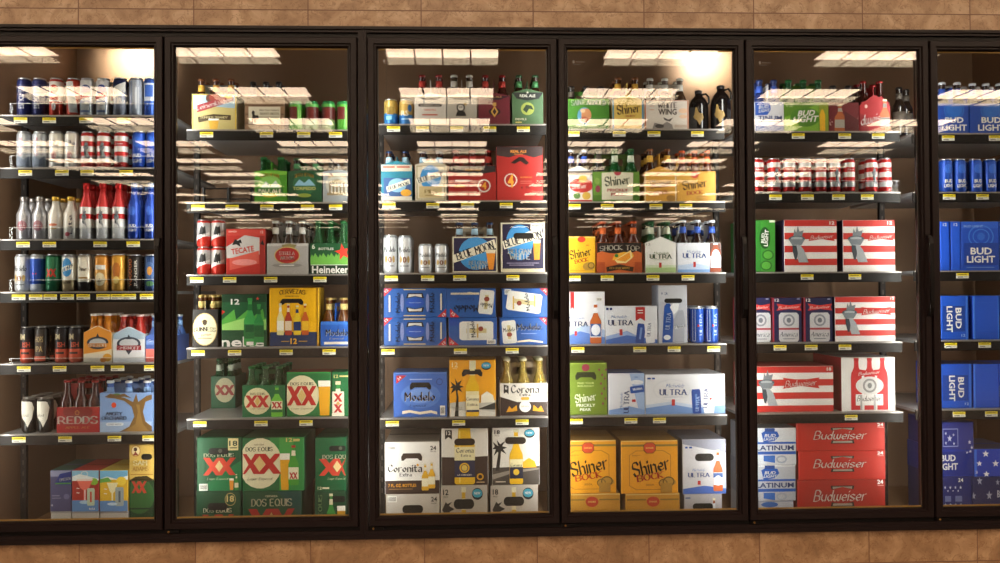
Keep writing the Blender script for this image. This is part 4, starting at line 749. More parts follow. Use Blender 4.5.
K(291,463,222,348,'#17643a','green carrier with red double x and bottle picture','double x carrier',[('e',352,285,54,53,'#dfd6ac'),T('DOS EQUIS',352,256,60,9,'#2c3020',bold=.02),('x',328,286,50,48,'#b92a22'),('x',374,286,50,48,'#b92a22'),('p',[(352,268),(362,285),(352,303),(342,285)],'#d8b468'),T('Lager Especial',352,315,56,7,'#4a4430',sh=.3),('B',430,225,348,46,'#6fbf3c','#1c6a30','#2c8c44'),('r',408,285,452,318,'#efe8c8'),('x',420,301,22,26,'#b92a22'),('x',440,301,22,26,'#b92a22')],(318,377,436),'green',bt=144,hp='#1a5a34',backs=1)
B(469,646,168,348,'#1c7038','green carton with big red double x and beer glass',[('e',530,262,70,80,'#e6ddb6'),T('DOS EQUIS',530,216,94,12,'#2c3020',bold=.02),('x',500,264,62,78,'#b92a22'),('x',558,264,62,78,'#b92a22'),('p',[(530,238),(546,264),(530,290),(514,264)],'#e0c078'),T('Lager Especial',530,316,84,9,'#4a4430',sh=.3),('G',622,204,344,52,'#e2a41c'),('r',470,168,646,176,'#2c8c44')],side='#155030',top='#9c3028')
B(649,722,168,348,'#186436','narrow green carton with white 12 and bottle label',[T('12',668,186,18,14,'#d8c47c',bold=.03),('r',682,183,718,189,'#d8c47c'),('B',676,206,440,52,'#2c8c44','#efe8d0'),('r',653,248,700,342,'#e8e2cc'),('x',676,272,36,34,'#b92a22'),('x',676,316,36,34,'#b92a22'),('p',[(676,286),(684,296),(676,306),(668,296)],'#c8a45c')],side='#155030',top='#1a5a34')
S(1,423,0,'bottom deck')
u0 = under(106,284,274,'#154228','lower 18-pack dark green carton with red double x',[T('DOS EQUIS',190,334,116,14,CR,bold=.02),('x',165,392,70,90,'#b03a28'),('x',222,392,70,90,'#b03a28'),('hole',192,322,80,22),T('18',243,298,30,20,'#d0bc7c',bold=.03),('ring',243,300,22,20,2,'#b8a468')],side='#12402a')
u1 = under(293,528,274,'#16492c','lower wide dark green carton with cream lettering',[('p',[(430,274),(528,274),(528,360)],'#1a4a44'),T('CERVEZA',408,290,50,6,CR),T('DOS EQUIS',408,310,166,24,CR,bold=.02),('x',365,392,100,124,'#a82c24'),('x',452,392,100,124,'#a82c24'),('p',[(408,340),(428,372),(408,400),(388,372)],'#c8a86c')],side='#12402a')
u2 = under(582,706,274,'#17442a','lower green carton with turned bottle and glass picture',[('hole',672,300,70,20),('B',648,282,420,36,'#3c8c3c','#d8d0b0'),('G',694,322,420,44,'#c89428'),T('EQUIS',604,320,70,16,'#7a9c6c',rot=90)],side='#12402a')
B(108,288,58,272,'#12502f','upper 18-pack green carton with red double x',[('p',[(150,240),(288,150),(288,272),(160,272)],'#1f7444'),T('DOS EQUIS',196,129,124,15,CR,bold=.02),('hole',196,113,82,26),('e',202,112,8,8,'#5c5850'),('x',172,174,78,70,'#c8402a'),('x',226,174,78,70,'#c8402a'),('p',[(198,150),(214,174),(198,196),(182,174)],'#e0c48c'),T('Lager Especial',192,224,84,11,CR,sh=.3),('r',234,62,275,110,'#e0d098'),T('18',255,82,34,22,'#23402c',bold=.03),('r',240,98,270,102,'#23402c'),('r',118,242,153,270,'#d8dcd4'),('bars',120,244,151,268),('G',248,222,268,18,'#d88a2c'),('B',268,205,268,16,'#3c8c3c','#e0d8b8')],side='#124428',top='#185030',on=u0,dep=.27)
B(291,540,58,270,'#186436','upper wide green carton with beer glass and bottle',[('p',[(400,58),(540,58),(540,270),(470,270)],'#2c8a44'),('p',[(440,58),(500,58),(470,270),(440,270)],'#4aa44c'),('e',362,160,88,100,'#e9e2be'),T('DOS EQUIS',358,104,110,17,'#23301c',bold=.03),T('CERVEZA',358,86,40,6,'#5a5a40'),('x',322,162,90,80,'#bb2a24'),('x',400,162,96,80,'#bb2a24'),('p',[(360,130),(382,162),(360,194),(338,162)],'#dfc080'),T('Lager Especial',362,222,98,15,'#3a3828',sh=.3),('G',462,122,266,40,'#e4a820'),('B',497,90,248,42,'#4a9c34','#efe8cc','#a82c24'),('x',489,210,18,26,'#b92a22'),('x',504,210,18,26,'#b92a22'),T('12',480,68,26,16,'#d8c878',bold=.03),('r',496,64,522,74,'#d8c878')],side='#175a34',top='#1c6438',on=u1,dep=.27)
B(584,708,58,270,'#145631','upper right green carton with cream lettering and hand hole',[('hole',676,102,72,22),('e',686,101,7,7,'#5c5850'),T('DOS EQUIS',668,135,112,16,CR,bold=.02),('x',640,176,82,66,'#c23c2a'),('x',692,176,60,66,'#c23c2a'),('p',[(672,150),(690,174),(672,196),(656,174)],'#e0c48c'),T('Lager Especial',670,222,70,12,CR,sh=.3),T('12',602,258,16,12,CR),('r',613,255,640,261,CR)],side='#124428',top='#185030',on=u2,dep=.27)
# ---------------------------------------------------------------- THIRD DOOR
S(2,0,124.8,'top shelf')
cans([('gold',97,151),('goldr',157,213)],402,2,W=.0585)
K(219,346,386,500,'#d6cec6','off-white carrier with black band and red lines','off-white carrier',[('p',[(219,386),(346,386),(300,402),(262,402)],'#2f2b29'),T('REAL ALE',283,389,60,7,W),('r',235,416,328,428,'#3a3230'),T('SUMMER ALE',282,422,78,6,'#c8c0b8'),T('HANS PILS',282,441,46,8,'#c04a40'),('r',250,458,312,463,'#c04a40')],(257,313),'red_n',bt=305,peak=374)
K(349,470,386,500,'#bdb6ac','grey carrier with black skull badge','skull badge carrier',[('p',[(349,386),(470,386),(430,402),(386,402)],'#2f2b29'),T('REAL ALE',408,389,56,7,'#c8a068'),('e',405,432,17,16,'#2a2624'),('e',405,432,12,11,'#d8d0c6'),('e',401,430,3,3,'#2a2624'),('e',409,430,3,3,'#2a2624'),('p',[(384,465),(392,446),(420,446),(428,465)],'#2a2624'),('e',424,418,7,5,'#a88c48')],(380,436),'foil',bt=305,peak=374)
K(476,603,386,500,'#6e2230','maroon carrier with gold lantern badge','maroon carrier',[('p',[(476,386),(603,386),(560,402),(515,402)],'#2f2025'),T('REAL ALE',540,389,60,7,'#c8a068'),('e',541,448,24,14,'#2a1a1c'),('p',[(541,425),(556,448),(541,470),(526,448)],'#d0a04c'),('p',[(541,434),(549,448),(541,460),(533,448)],'#3a1c20'),('r',534,412,548,426,'#c89c50')],(508,572),'red_n',bt=305,peak=374)
K(612,737,372,500,'#4d6b4a','sage green carrier with dark round emblem','sage green carrier',[('p',[(612,372),(737,372),(720,396),(675,404),(630,396)],'#26292a'),T('REAL ALE',674,385,62,11,'#dcd8cc',bold=.02),('star',674,372,6,'#dcd8cc'),('e',674,436,27,25,'#a0ac54'),('p',[(655,440),(668,420),(690,424),(698,440),(680,436),(670,452)],'#2c4030'),T('DEVILS',647,477,44,8,'#dcd8c4'),('r',625,487,650,492,'#c8b868')],(642,705),'green_n',bt=305,peak=358)
S(2,120,200.8,'second shelf')
K(85,210,180,324,'#2a7f96','teal carrier with cream top band','teal carrier',[('r',85,180,210,206,'#cfc4ae'),('r',92,186,140,192,'#b04a3c'),('r',148,186,200,192,'#b04a3c'),('r',95,232,208,306,'#3c5c90'),('e',150,262,36,28,'#8cbcdc'),('p',[(105,268),(198,236),(203,256),(110,290)],'#ece4d0'),T('BLUE MOON',154,264,86,14,'#1d2a44',rot=15,bold=.03),('e',185,292,22,14,'#e8a838'),('r',85,306,210,324,'#d8d0c0')],(115,178),'bluel',bt=128,peak=165)
K(222,347,180,324,'#d8ceb8','cream carrier with blue moon disc and slanted banner','cream moon carrier',[('r',228,184,341,318,'#8f8050'),('r',231,187,338,315,'#e4dac2'),('e',284,232,42,50,'#4594d4'),('p',[(226,236),(338,198),(342,222),(232,258)],'#efe8d4'),T('BLUE MOON',284,228,108,22,'#1d2238',rot=17,bold=.04),('r',238,266,330,312,'#d2bd8c'),T('PILS',284,286,52,14,'#8a7038',bold=.03),('r',262,300,306,304,'#a89058')],(250,313),'bluel',bt=128,peak=165)
K(356,547,183,324,'#a82420','red carrier with dark top and white gear','low red carrier',[('p',[(356,183),(547,183),(547,208),(450,222),(356,208)],'#2a2426'),T('REAL ALE',455,200,62,9,'#d89434',bold=.02),('r',382,240,442,248,'#e8dcd4'),('r',382,262,422,270,'#e0b040'),('gear',499,264,28,'#e8e0d8'),('e',499,264,21,21,'#a82420'),T('4',499,264,20,30,'#eda834',bold=.04)],(390,450,505),'red_n',bt=122)
B(549,736,106,322,'#b02a26','tall red carton with dark top and white gear 4',[('p',[(549,106),(736,106),(736,140),(700,150),(660,140),(640,138),(600,150),(549,142)],'#38292a'),T('REAL ALE',638,126,64,11,'#e8983c',bold=.03),T('BREWING',638,137,34,4,'#e8983c'),('p',[(606,172),(625,158),(640,148),(658,150),(680,172),(668,180),(645,164),(622,176)],'#2a1412'),('gear',606,240,28,'#e0d6cc'),('e',606,240,21,22,'#b02a26'),T('4',606,243,24,52,'#f0a838',bold=.04),T('BLONDE ALE',668,229,46,6,'#e8a040'),('r',645,243,690,246,'#c86c60'),('r',645,251,690,254,'#c86c60'),T('4',650,270,8,12,'#5c1614'),T('PK',676,270,18,12,'#5c1614')],side='#8a2220',top='#382628')
S(2,220,272.8,'third shelf')
cans([('modl',95,149),('modl',154,208)],62,3,W=.0575)
moretall([('modl',236,291),('modl',300,357)],96,3,.0575,2,'can')
K(371,553,66,212,'#2c2648','navy carton with cream border and slanted moon banner','navy moon carrier',[('r',371,66,553,212,'#d9cfb4'),('r',377,72,547,206,'#2c2648'),('e',465,135,68,66,'#4596d6'),('p',[(371,142),(540,78),(550,112),(378,172)],'#eee6d0'),T('BLUE MOON',462,124,160,34,'#1b2038',rot=17,bold=.04),T('BELGIAN',475,172,78,16,'#e8e2d0',bold=.03),T('WHITE',480,190,74,16,'#f2eee2',bold=.04),('p',[(505,120),(546,120),(536,200),(518,200)],'#e8902c'),('p',[(505,120),(546,120),(544,134),(507,134)],'#efe2c4')],(403,463,523),'bluel',bt=10,hp='#b8b0a0',backs=1)
B(566,744,10,211,'#2a2442','tall navy carton with hand hole over slanted banner',[('r',566,10,744,211,'#d9cfb4'),('r',573,16,738,196,'#2a2442'),('e',642,90,54,72,'#4596d6'),('p',[(572,86),(728,28),(738,70),(580,118)],'#eee6d0'),T('BLUE MOON',655,76,158,32,'#1b2038',rot=15,bold=.04),('hole',658,64,82,24),('r',686,14,734,40,'#cfc8b8'),('bars',688,16,732,36),T('BELGIAN',642,126,96,20,'#e4dcc8',bold=.04),T('WHITE',642,148,86,22,'#f2eee2',bold=.05),('G',711,80,160,30,'#e8902c'),('r',590,172,720,175,'#8f87a0'),('r',600,180,700,183,'#8f87a0'),('r',566,196,744,211,'#d8cca8')],side='#b8a888',top='#cfc0a0')
S(2,220,345.6,'fourth shelf')
MB_ = '#28549a'
def turned(a0,a1,b0,b1): # carton lying with can window: four-flap top print
    a=(a0+a1)/2; b=(b0+b1)/2; h=b1-b0
    return [('p',[(a0,b0),(a0+36,b0),(a0,b0+34)],'#b8282c'),('p',[(a1,b1),(a1-36,b1),(a1,b1-34)],'#b8282c'),T('12',a0+10,b0+10,14,10,W,rot=45),T('12',a1-10,b1-10,14,10,W,rot=45),
      ('e',a,b,38,18,'#2a4fa8'),T('Modelo Especial',a,b,46,5,'#b8c4e4'),('p',[(a-36,b-18),(a-30,b-38),(a+30,b-38),(a+36,b-18),(a,b-25)],'#251c14'),('p',[(a-36,b+18),(a-30,b+38),(a+30,b+38),(a+36,b+18),(a,b+25)],'#251c14'),('p',[(a-28,b-22),(a-25,b-34),(a+25,b-34),(a+28,b-22),(a,b-27)],'#c8c4bc'),('p',[(a-28,b+22),(a-25,b+34),(a+25,b+34),(a+28,b+22),(a,b+27)],'#c8c4bc'),
      T('Modelo',a-70,b,80,20,'#15192c',rot=90,bold=.02),T('Modelo',a+68,b,80,20,'#15192c',rot=90,bold=.02),('e',a-52,b,7,36,'#7c88bc'),('e',a+50,b,7,36,'#7c88bc'),('r',a0+20,b-30,a0+26,b+36,'#d8cdb4'),('r',a1-24,b-36,a1-18,b+30,'#d8cdb4'),('r',a-46,b1-9,a+42,b1-5,'#c8b47c'),('r',a-46,b0+4,a+42,b0+8,'#c8b47c')]
c1 = B(96,347,392,505,MB_,'lower left blue carton with two can windows',turned(96,347,392,505),side='#26509a',dep=.19)
B(96,347,274,391,MB_,'upper left blue carton with two can windows',turned(96,347,274,391),side='#26509a',dep=.19,on=c1)
c2 = B(357,550,392,505,MB_,'lower middle blue carton with a lying can picture',[('p',[(357,505),(357,470),(398,505)],'#b8282c'),T('24',370,493,16,10,W,rot=-40),('r',357,396,400,425,'#26479a'),('C',468,446,76,136,'#dcd9d2','#c8b888',90),('r',430,412,440,480,'#c8c4bc'),T('Modelo',453,440,66,20,'#15192c',rot=96,bold=.03),('e',486,438,10,10,'#8a3c2c'),('r',470,418,476,474,'#c8a050'),('r',510,482,545,500,W),('bars',511,483,544,499)],side='#26509a',dep=.19)
B(347,545,274,391,MB_,'upper middle blue carton with upside down lettering',[('r',365,292,480,297,'#d8cdb4'),('p',[(365,292),(400,299),(440,289),(480,297),(480,300),(365,300)],'#d8cdb4'),T('Modelo',428,356,100,30,'#15192c',rot=180,bold=.02),T('Especial',425,317,66,14,'#283c78',rot=180),('p',[(362,391),(362,355),(400,391)],'#b8282c'),T('12',375,378,16,10,W,rot=-45),('C',508,330,58,96,'#dddad4','#c8b888',174),T('Modelo',508,343,48,18,'#15192c',rot=172,bold=.02),('e',510,318,11,10,'#8a3c2c')],side='#26509a',dep=.19,on=c2)
c3 = B(562,752,392,502,MB_,'lower right blue carton with upright can and lettering',[('p',[(720,392),(752,392),(752,425)],'#b8282c'),T('12',742,403,14,9,W,rot=-45),('C',600,450,56,92,'#dddad4','#c8b888',4),T('Modelo',600,440,48,18,'#15192c',rot=4,bold=.02),('e',601,460,11,9,'#8a3c2c'),T('Modelo',680,430,100,28,'#f0ece2',bold=.05),T('Modelo',679,429,100,28,'#15192c',bold=.02),('r',648,455,710,458,'#8c9cd0'),('p',[(632,486),(680,480),(735,488),(735,494),(680,488),(632,492)],'#e0d4bc')],side='#26509a',dep=.19)
B(572,754,274,391,MB_,'upper right blue carton with a lying can picture',[('p',[(722,274),(754,274),(754,306)],'#b8282c'),T('24',744,285,14,9,W,rot=-45),('r',582,278,608,299,W),('bars',583,279,607,298),('C',660,330,78,140,'#dddad4','#c8b888',82),T('Modelo',672,330,70,20,'#15192c',rot=100,bold=.03),('e',640,334,10,10,'#8a3c2c'),('r',614,306,620,358,'#c8a050'),('r',700,302,706,350,'#c8a050')],side='#26509a',dep=.19,on=c3)
S(2,330,416.8,'fifth shelf')
B(135,350,170,346,'#3b64b4','blue carton with hand hole and gothic lettering',[('p',[(146,182),(188,182),(146,214)],'#b8282c'),T('24',158,193,16,10,W,rot=40),('e',244,262,80,50,'#5178c4'),('e',244,262,50,30,'#6f92d4'),('r',200,196,290,200,'#9cb0dc'),('arch',243,224,84,28),T('Modelo',241,266,124,38,'#f0ece2',bold=.05),T('Modelo',240,265,124,38,'#2a1c1c',bold=.02),T('Especial',232,302,64,16,'#20305c',sh=.3),('p',[(170,322),(200,318),(240,326),(285,320),(310,326),(310,336),(285,330),(240,336),(200,328),(170,334)],'#e6dac4'),('r',322,302,342,340,W),('bars',323,304,341,338),('ring',320,208,13,13,2,'#20305c'),('r',135,170,350,175,'#5c80c4')],side='#2c509c',top='#4a6cb4',dep=.2)
B(360,546,120,346,'#eea40e','yellow carton with palm tree and big bottle',[('r',360,292,546,346,'#e4e0d8'),('p',[(360,292),(420,286),(470,296),(546,282),(546,330),(470,318),(430,325),(360,312)],'#c8c4bc'),('p',[(470,318),(546,290),(546,320)],'#3a3936'),('p',[(380,346),(388,270),(384,230),(390,230),(396,270),(396,346)],'#1c1a16'),('p',[(386,222),(364,206),(372,222),(360,232),(374,232),(364,256),(384,240),(390,262),(394,240),(412,250),(402,232),(418,228),(400,220),(410,200),(392,212),(382,192)],'#1c1a16'),T('12',382,139,24,20,'#f6e6b8'),T('PACK',382,154,18,5,'#f6e6b8'),('e',508,145,20,16,'#1c1c1c'),('e',508,143,19,12,'#2c9ac4'),T('NEW',508,143,22,8,W),('p',[(486,292),(488,262),(510,246),(535,262),(540,290)],'#f2ead6'),('arch',451,172,80,28),('B',452,124,345,54,'#e9b818','#ecdca8'),('r',440,122,466,158,'#e4dcb8'),('arch',451,174,78,22),('r',426,260,479,326,'#efe4bc'),T('Corona',452,276,50,14,'#1f2748',bold=.03),T('Extra',452,298,40,12,'#1f2748'),('r',428,320,478,328,'#1f2748'),('r',372,310,412,312,'#8f8a80'),('r',372,318,412,320,'#8f8a80')],side='#c48a18',top='#d89a1c',dep=.19)
K(563,754,214,346,'#e2dbd2','white carrier with gothic lettering and dark foot band','white gothic carrier',[('r',563,290,754,346,'#3a2c28'),('p',[(563,268),(640,292),(754,290),(754,296),(563,296)],'#3a2c28'),T('Corona',664,238,114,34,'#20222c',bold=.03),T('Extra',664,260,44,12,'#20222c',bold=.02),('p',[(578,218),(598,224),(598,258),(588,250),(578,256)],'#2a2624'),T('6',588,232,9,14,W),('e',664,308,23,23,'#f0ece4'),T('CERVEZA',664,308,34,6,'#8a6a3c'),('p',[(588,330),(600,305),(610,318),(630,302),(632,325),(612,328)],'#d8981c'),('p',[(694,325),(698,302),(716,318),(728,305),(740,330),(716,328)],'#d8981c'),('hole',664,276,34,12,'#e0a838')],(593,655,715),'clear',bt=112,hp='#8a7860',backs=1)
S(2,423,0,'bottom deck')
def corona(a0,a1,b0,n,ca,c='#e2dcd2'):
    return [T(n,a0+20,b0+20,22,17,'#20201e',bold=.03),T('PACK',a0+20,b0+34,18,5,'#4a4844'),('e',a1-40,b0+26,22,18,'#25292c'),('e',a1-40,b0+24,20,13,'#3e9cb8'),T('NEW',a1-40,b0+24,24,8,W)]
u0 = under(105,320,286,'#c3bab0','lower small-bottle white carton with hand hole',[('bars',112,292,148,314),('hole',212,340,84,30),T('24',298,305,24,17,'#3a3632',bold=.03),T('PACK',298,320,22,5,'#3a3632')],side='#a89c90',dep=.4)
u1 = under(325,512,251,'#b7ada2','lower 12-bottle white carton with palm and badge',corona(325,512,251,'12',0)+[('p',[(345,300),(330,325),(350,345),(378,352),(360,330),(380,322),(358,312),(370,300),(352,306)],'#2c2824'),('B',417,256,520,46,'#c8a028','#d8cca8'),('hole',418,307,82,30)],side='#9c9084',dep=.3)
u2 = under(525,716,250,'#b7ada2','lower 18-bottle white carton with palm and badge',corona(525,716,250,'18',0)+[('p',[(548,300),(532,325),(552,345),(580,352),(562,330),(584,322),(560,312),(572,300),(556,306)],'#2c2824'),('B',619,256,520,46,'#c8a028','#d8cca8'),('hole',619,299,82,28)],side='#9c9084',dep=.3)
B(100,320,76,284,'#e9e4de','upper small-bottle white carton with dark foot band',[('r',100,230,320,284,'#3a2822'),('bars',108,92,146,108),('arch',208,136,82,30,'#3a2c24'),T('24',295,101,24,17,'#2a2624',bold=.03),T('PACK',295,115,22,5,'#2a2624'),T('Coronita',181,181,138,32,'#1f1d1f',bold=.03),T('Extra',184,206,50,15,'#1f1d1f',bold=.02),('e',232,168,5,5,'#e0a030'),('B',262,164,270,28,'#dca828','#efe6c8'),('B',288,158,262,28,'#e0ac2c','#efe6c8'),T('7 FL. OZ. BOTTLES',170,249,112,13,'#d8982c',bold=.03),('r',116,262,212,265,'#8a6a48')],side='#5c4c40',top='#a09488',on=u0,dep=.4)
B(328,515,20,250,'#e6e0d8','upper 12-bottle carton with full height yellow bottle',[('p',[(328,136),(400,138),(515,134),(515,250),(328,250)],'#3b2a25'),('p',[(342,28),(370,28),(370,66),(356,56),(342,66)],'#231f1e'),T('12',356,40,18,15,W,bold=.02),('p',[(396,20),(444,20),(446,60),(462,90),(462,240),(455,246),(387,246),(380,240),(380,90),(394,60)],'#e8b81c'),('r',398,30,404,240,'#f4d868'),('hole',421,76,84,28,'#2a1c10'),('r',380,96,462,150,'#efe3b4'),T('Corona',422,110,70,20,'#1f2748',bold=.03),T('Extra',426,130,40,11,'#1f2748'),('r',380,150,462,218,'#2a2c4c'),('ring',420,180,20,20,5,'#e8b81c'),('e',420,180,12,12,'#e0c058'),T('LA CERVEZA',421,208,58,6,W),('e',483,216,14,14,'#d8a028'),('e',483,216,8,8,'#3b2a25'),('r',468,236,500,240,'#c8a888')],side='#4a3a32',top='#cfc8be',on=u1,dep=.3)
B(532,722,16,248,'#e4ded6','upper 18-bottle carton with palm tree, sun and bottle',[('p',[(532,178),(722,172),(722,248),(532,248)],'#4a423c'),('p',[(532,205),(600,190),(722,180),(722,186),(600,204),(532,225)],'#8f877c'),('p',[(652,180),(656,155),(680,140),(704,155),(710,178)],'#f0b028'),('p',[(545,190),(556,120),(552,100),(560,100),(566,130),(560,190)],'#2c2824'),('p',[(556,92),(534,74),(542,92),(532,104),(546,104),(538,130),(556,112),(564,134),(568,112),(588,124),(576,104),(592,98),(572,92),(584,72),(564,84),(550,66)],'#2c2824')]+corona(532,722,16,'18',0)+[('B',628,24,244,54,'#e6b41c','#efe3b4'),('hole',626,70,84,28,'#2a2018'),T('Corona',628,168,46,13,'#1f2748',bold=.03),('r',602,176,655,222,'#22243c'),('e',628,196,12,12,'#e0b838'),('r',545,232,585,236,'#c8c0b4')],side='#6a5c50',top='#cfc8be',on=u2,dep=.3)
# ---------------------------------------------------------------- FOURTH DOOR
S(3,0,129.6,'top shelf')
K(40,218,398,520,'#427c28','green carrier with white arched lettering and winged figure','green winged carrier',[('r',40,398,218,404,'#6cac3c'),T('SAINT ARNOLD',134,414,140,22,W,bold=.04,arc=3),('e',118,465,28,34,'#5c96b8'),('e',126,462,20,26,'#c88a60'),('e',118,480,16,12,'#a85c3c'),('e',112,445,10,8,'#d8b890'),('r',84,498,168,508,'#c8d8a8'),('r',40,508,218,520,'#3c7424')],(65,118,175),'dark',bt=348)
K(230,357,404,520,'#e3c263','pale yellow carrier with pointed front and gothic lettering','pale yellow carrier',[('r',230,404,237,520,'#3c8cc0'),('r',350,404,357,520,'#3c8cc0'),('r',250,394,338,402,'#c8a848'),T('Shiner',295,437,94,40,'#3f2c22',rot=7,bold=.03),T('RUBY',304,466,40,8,'#b05a3c'),T('Redbird',293,489,84,20,'#a8402c',sh=.2,bold=.03)],(257,318),'brown_y',bt=314,peak=382,pk=.02)
K(360,538,403,520,'#dcd4cc','white carrier with black block lettering and grey bird','white block carrier',[('r',360,403,366,520,'#c47c5c'),('r',532,403,538,520,'#c47c5c'),('r',360,403,538,406,'#c47c5c'),T('WHITE',452,423,82,22,'#3a2f33',bold=.06),T('WING',452,449,74,24,'#3a2f33',bold=.06),('p',[(435,470),(455,480),(475,472),(462,488),(440,482)],'#5c5654'),('r',380,425,400,428,'#d8a890'),('r',380,440,400,443,'#d8a890'),('e',515,445,18,10,'#e8c4a8'),('e',515,468,16,8,'#e8c4a8'),('p',[(390,520),(400,492),(430,500),(450,488),(470,500),(475,520)],'#8f8a88'),('e',420,506,18,8,'#4a4444'),('r',480,500,530,512,'#c8b8ac')],(387,444,505),'foil',bt=318)
def growler(a0, a1, b0, rz, tilt, lab, Y):
    r = (P(px(a1), 100, Y)[0]-P(px(a0), 100, Y)[0])/2; x = P(px((a0+a1)/2), 100, Y+r)[0]; zb = st['z']+.001; H = P(px((a0+a1)/2), py(b0), Y+r)[1]-zb
    t = thing('growler_jug', lab, 'jug', (x, Y+r, zb)); blk = mat('#100d0d', .12, .1, .7)
    m = MB(); pf = [(.9,0),(1,.04),(1,.6),(.94,.7),(.76,.79),(.45,.86),(.34,.9),(.34,.93)]; m.lathe([(a*r, z*H) for a, z in pf], blk, 26)
    ops = [('p',[(-.25,.42),(.0,.42),(.02,.52),(.2,.56),(.45,.56),(.5,.66),(.25,.76),(.22,.86),(.08,.8),(-.08,.7),(-.2,.7),(-.4,.62),(-.22,.6)],'#8c7040')]
    print_round(m, ops, r, H); m.build('jug_body', t)
    m = MB(); m.lathe([(.36*r,.925*H),(.4*r,.935*H),(.4*r,.985*H),(.34*r,H),(0,H)], mat('#1f1b1b', .3), 18); m.build('stopper', t)
    m = MB(); tube(m, [(r*.36,0,.9*H),(r*.75,0,.92*H),(r*1.02,0,.84*H),(r*1.05,0,.72*H),(r*.86,0,.66*H)], r*.1, blk); m.build('jug_handle', t)
    t.rotation_euler[1] = tilt; t.rotation_euler[2] = rz; return t
growler(538,616,366,-.35,0,'shorter black jug with gold map outline, left of two, top shelf of the fourth door',.27)
growler(626,706,346,-.5,0,'taller black jug with gold map outline, right of two, top shelf of the fourth door',.25)
S(3,120,201.8,'second shelf')
K(40,150,206,326,'#d9d2cc','white carrier with red panel and gold rounds','white red-panel carrier',[('r',40,206,150,222,'#3c3634'),('e',106,262,48,28,'#b03430'),T('Shiner',98,264,60,22,'#e8d8cc',rot=4,bold=.03),('e',112,236,17,15,'#c8a448'),('e',126,302,17,15,'#c8a448'),('e',88,302,14,12,'#6a8c4c'),('r',40,318,150,326,'#b03430')],(68,118),'blue_w',bt=120,peak=186)
K(152,340,208,326,'#628a34','green cactus carrier with cream label','cactus carrier',[('r',152,300,340,326,'#4c7428'),('e',170,245,10,14,'#7c9c48'),('e',172,275,10,14,'#8c3c4c'),('p',[(188,212),(250,192),(315,212),(312,318),(188,318)],'#ddd8c0'),('e',252,209,15,14,'#a83c4c'),T('Shiner',250,242,102,40,'#2f3c28',rot=6,bold=.04),T('PRICKLY',252,280,84,12,'#a83440',bold=.04),T('PEAR',252,297,54,12,'#a83440',bold=.04)],(188,245,303),['dark','green_w','green_w'],bt=116,hp='#4c6c2c')
K(360,488,210,326,'#d89f40','amber pointed carrier with gothic lettering','amber pointed carrier',[('r',360,210,488,214,'#efe0b8'),('r',360,210,364,326,'#efe0b8'),('r',484,210,488,326,'#efe0b8'),T('Shiner',426,254,88,34,'#6c543c',rot=8,bold=.03),T('BOCK',428,288,60,15,'#b04428',bold=.04,rot=5),('e',465,312,18,12,'#a87c38')],(393,450),'brown_y',bt=116,peak=186,pk=.006)
K(490,646,206,326,'#cf9a3e','amber carrier with red seal and gothic lettering','amber sealed carrier',[('r',490,206,646,210,'#b88838'),('e',562,220,16,14,'#b83c30'),T('Shiner',562,256,100,38,'#453018',rot=8,bold=.03),T('BOCK',562,290,68,15,'#a83828',bold=.04,rot=5),('e',590,310,24,10,'#b8883c')],(505,552,603),'brown_o',bt=126)
S(3,220,272.8,'third shelf')
B(30,163,66,212,'#ebb426','yellow carton with slanted gothic lettering and ram',[('r',30,66,163,72,'#f4d070'),('e',107,78,16,12,'#c83c28'),T('Shiner',102,132,88,38,'#3c2c1c',rot=12,bold=.03),T('BOCK',106,162,58,16,'#b83424',bold=.04,rot=10),('e',135,186,24,17,'#b08838'),('ring',145,182,14,13,4,'#6c5020'),T('6PK',132,102,14,7,'#b83424'),('r',60,200,160,203,'#c89428')],side='#c8981c',top='#e0a824')
K(168,350,90,210,'#c8622c','orange carrier with black arched band and fruit head','orange black-band carrier',[('p',[(168,132),(168,90),(350,90),(350,132),(300,112),(259,104),(215,112)],'#1f1714'),('e',259,110,88,24,'#241a16'),('p',[(230,160),(240,136),(275,128),(310,130),(318,145),(300,152)],'#efae34'),('p',[(240,160),(305,120),(312,150),(285,172),(250,172)],'#f0d898'),('p',[(244,160),(300,128),(304,150),(282,166)],'#e8982c'),('e',247,142,8,7,'#3c7c3c'),('p',[(205,188),(258,176),(316,188),(312,206),(258,196),(208,206)],'#3c2414'),T('BELGIAN WHITE',260,191,84,8,'#e8b848'),T('SHOCK TOP',260,115,162,20,'#f0e8d8',arc=5),('r',168,168,200,210,'#a84820'),('r',320,168,350,210,'#a84820')],(196,257,322),'brown_o',bt=6,hp='#7c3c1c',backs=1)
K(364,487,92,210,'#e6e6e2','white pointed carrier with small red ribbon and green base','green-based carrier',[('r',364,190,487,210,'#a8c488'),('r',364,180,487,190,'#cddcbc'),T('Michelob',428,132,60,10,'#6c8c5c',sh=.3),T('ULTRA',425,146,92,18,'#31543c',bold=.02),('r',418,170,428,190,'#b83430'),('r',395,158,455,160,'#a8b8a0'),T('12',376,98,16,8,'#31543c')],(385,445),'green_w',bt=4,peak=68,pk=.008)
K(493,668,92,208,'#dcdfe8','white and blue carrier with bottle picture at right','white blue carrier',[('p',[(493,195),(560,185),(622,195),(622,208),(493,208)],'#7ba4dc'),('p',[(493,180),(560,172),(622,182),(622,196),(493,196)],'#b9cdea'),T('Michelob',560,126,58,10,'#4c6cb0',sh=.3),T('ULTRA',561,142,98,19,'#2b4a96',bold=.02),('r',556,166,566,187,'#b83430'),('r',622,92,668,208,'#5a3428'),('B',646,60,212,44,'#8c3c1c','#dfe4ee'),('e',647,146,17,28,'#dfe4ee'),T('ULTRA',647,146,28,7,'#2b4a96')],(512,575,635),'blue_w',bt=2,hp='#b8bcc8',backs=1)
S(3,220,343.8,'fourth shelf')
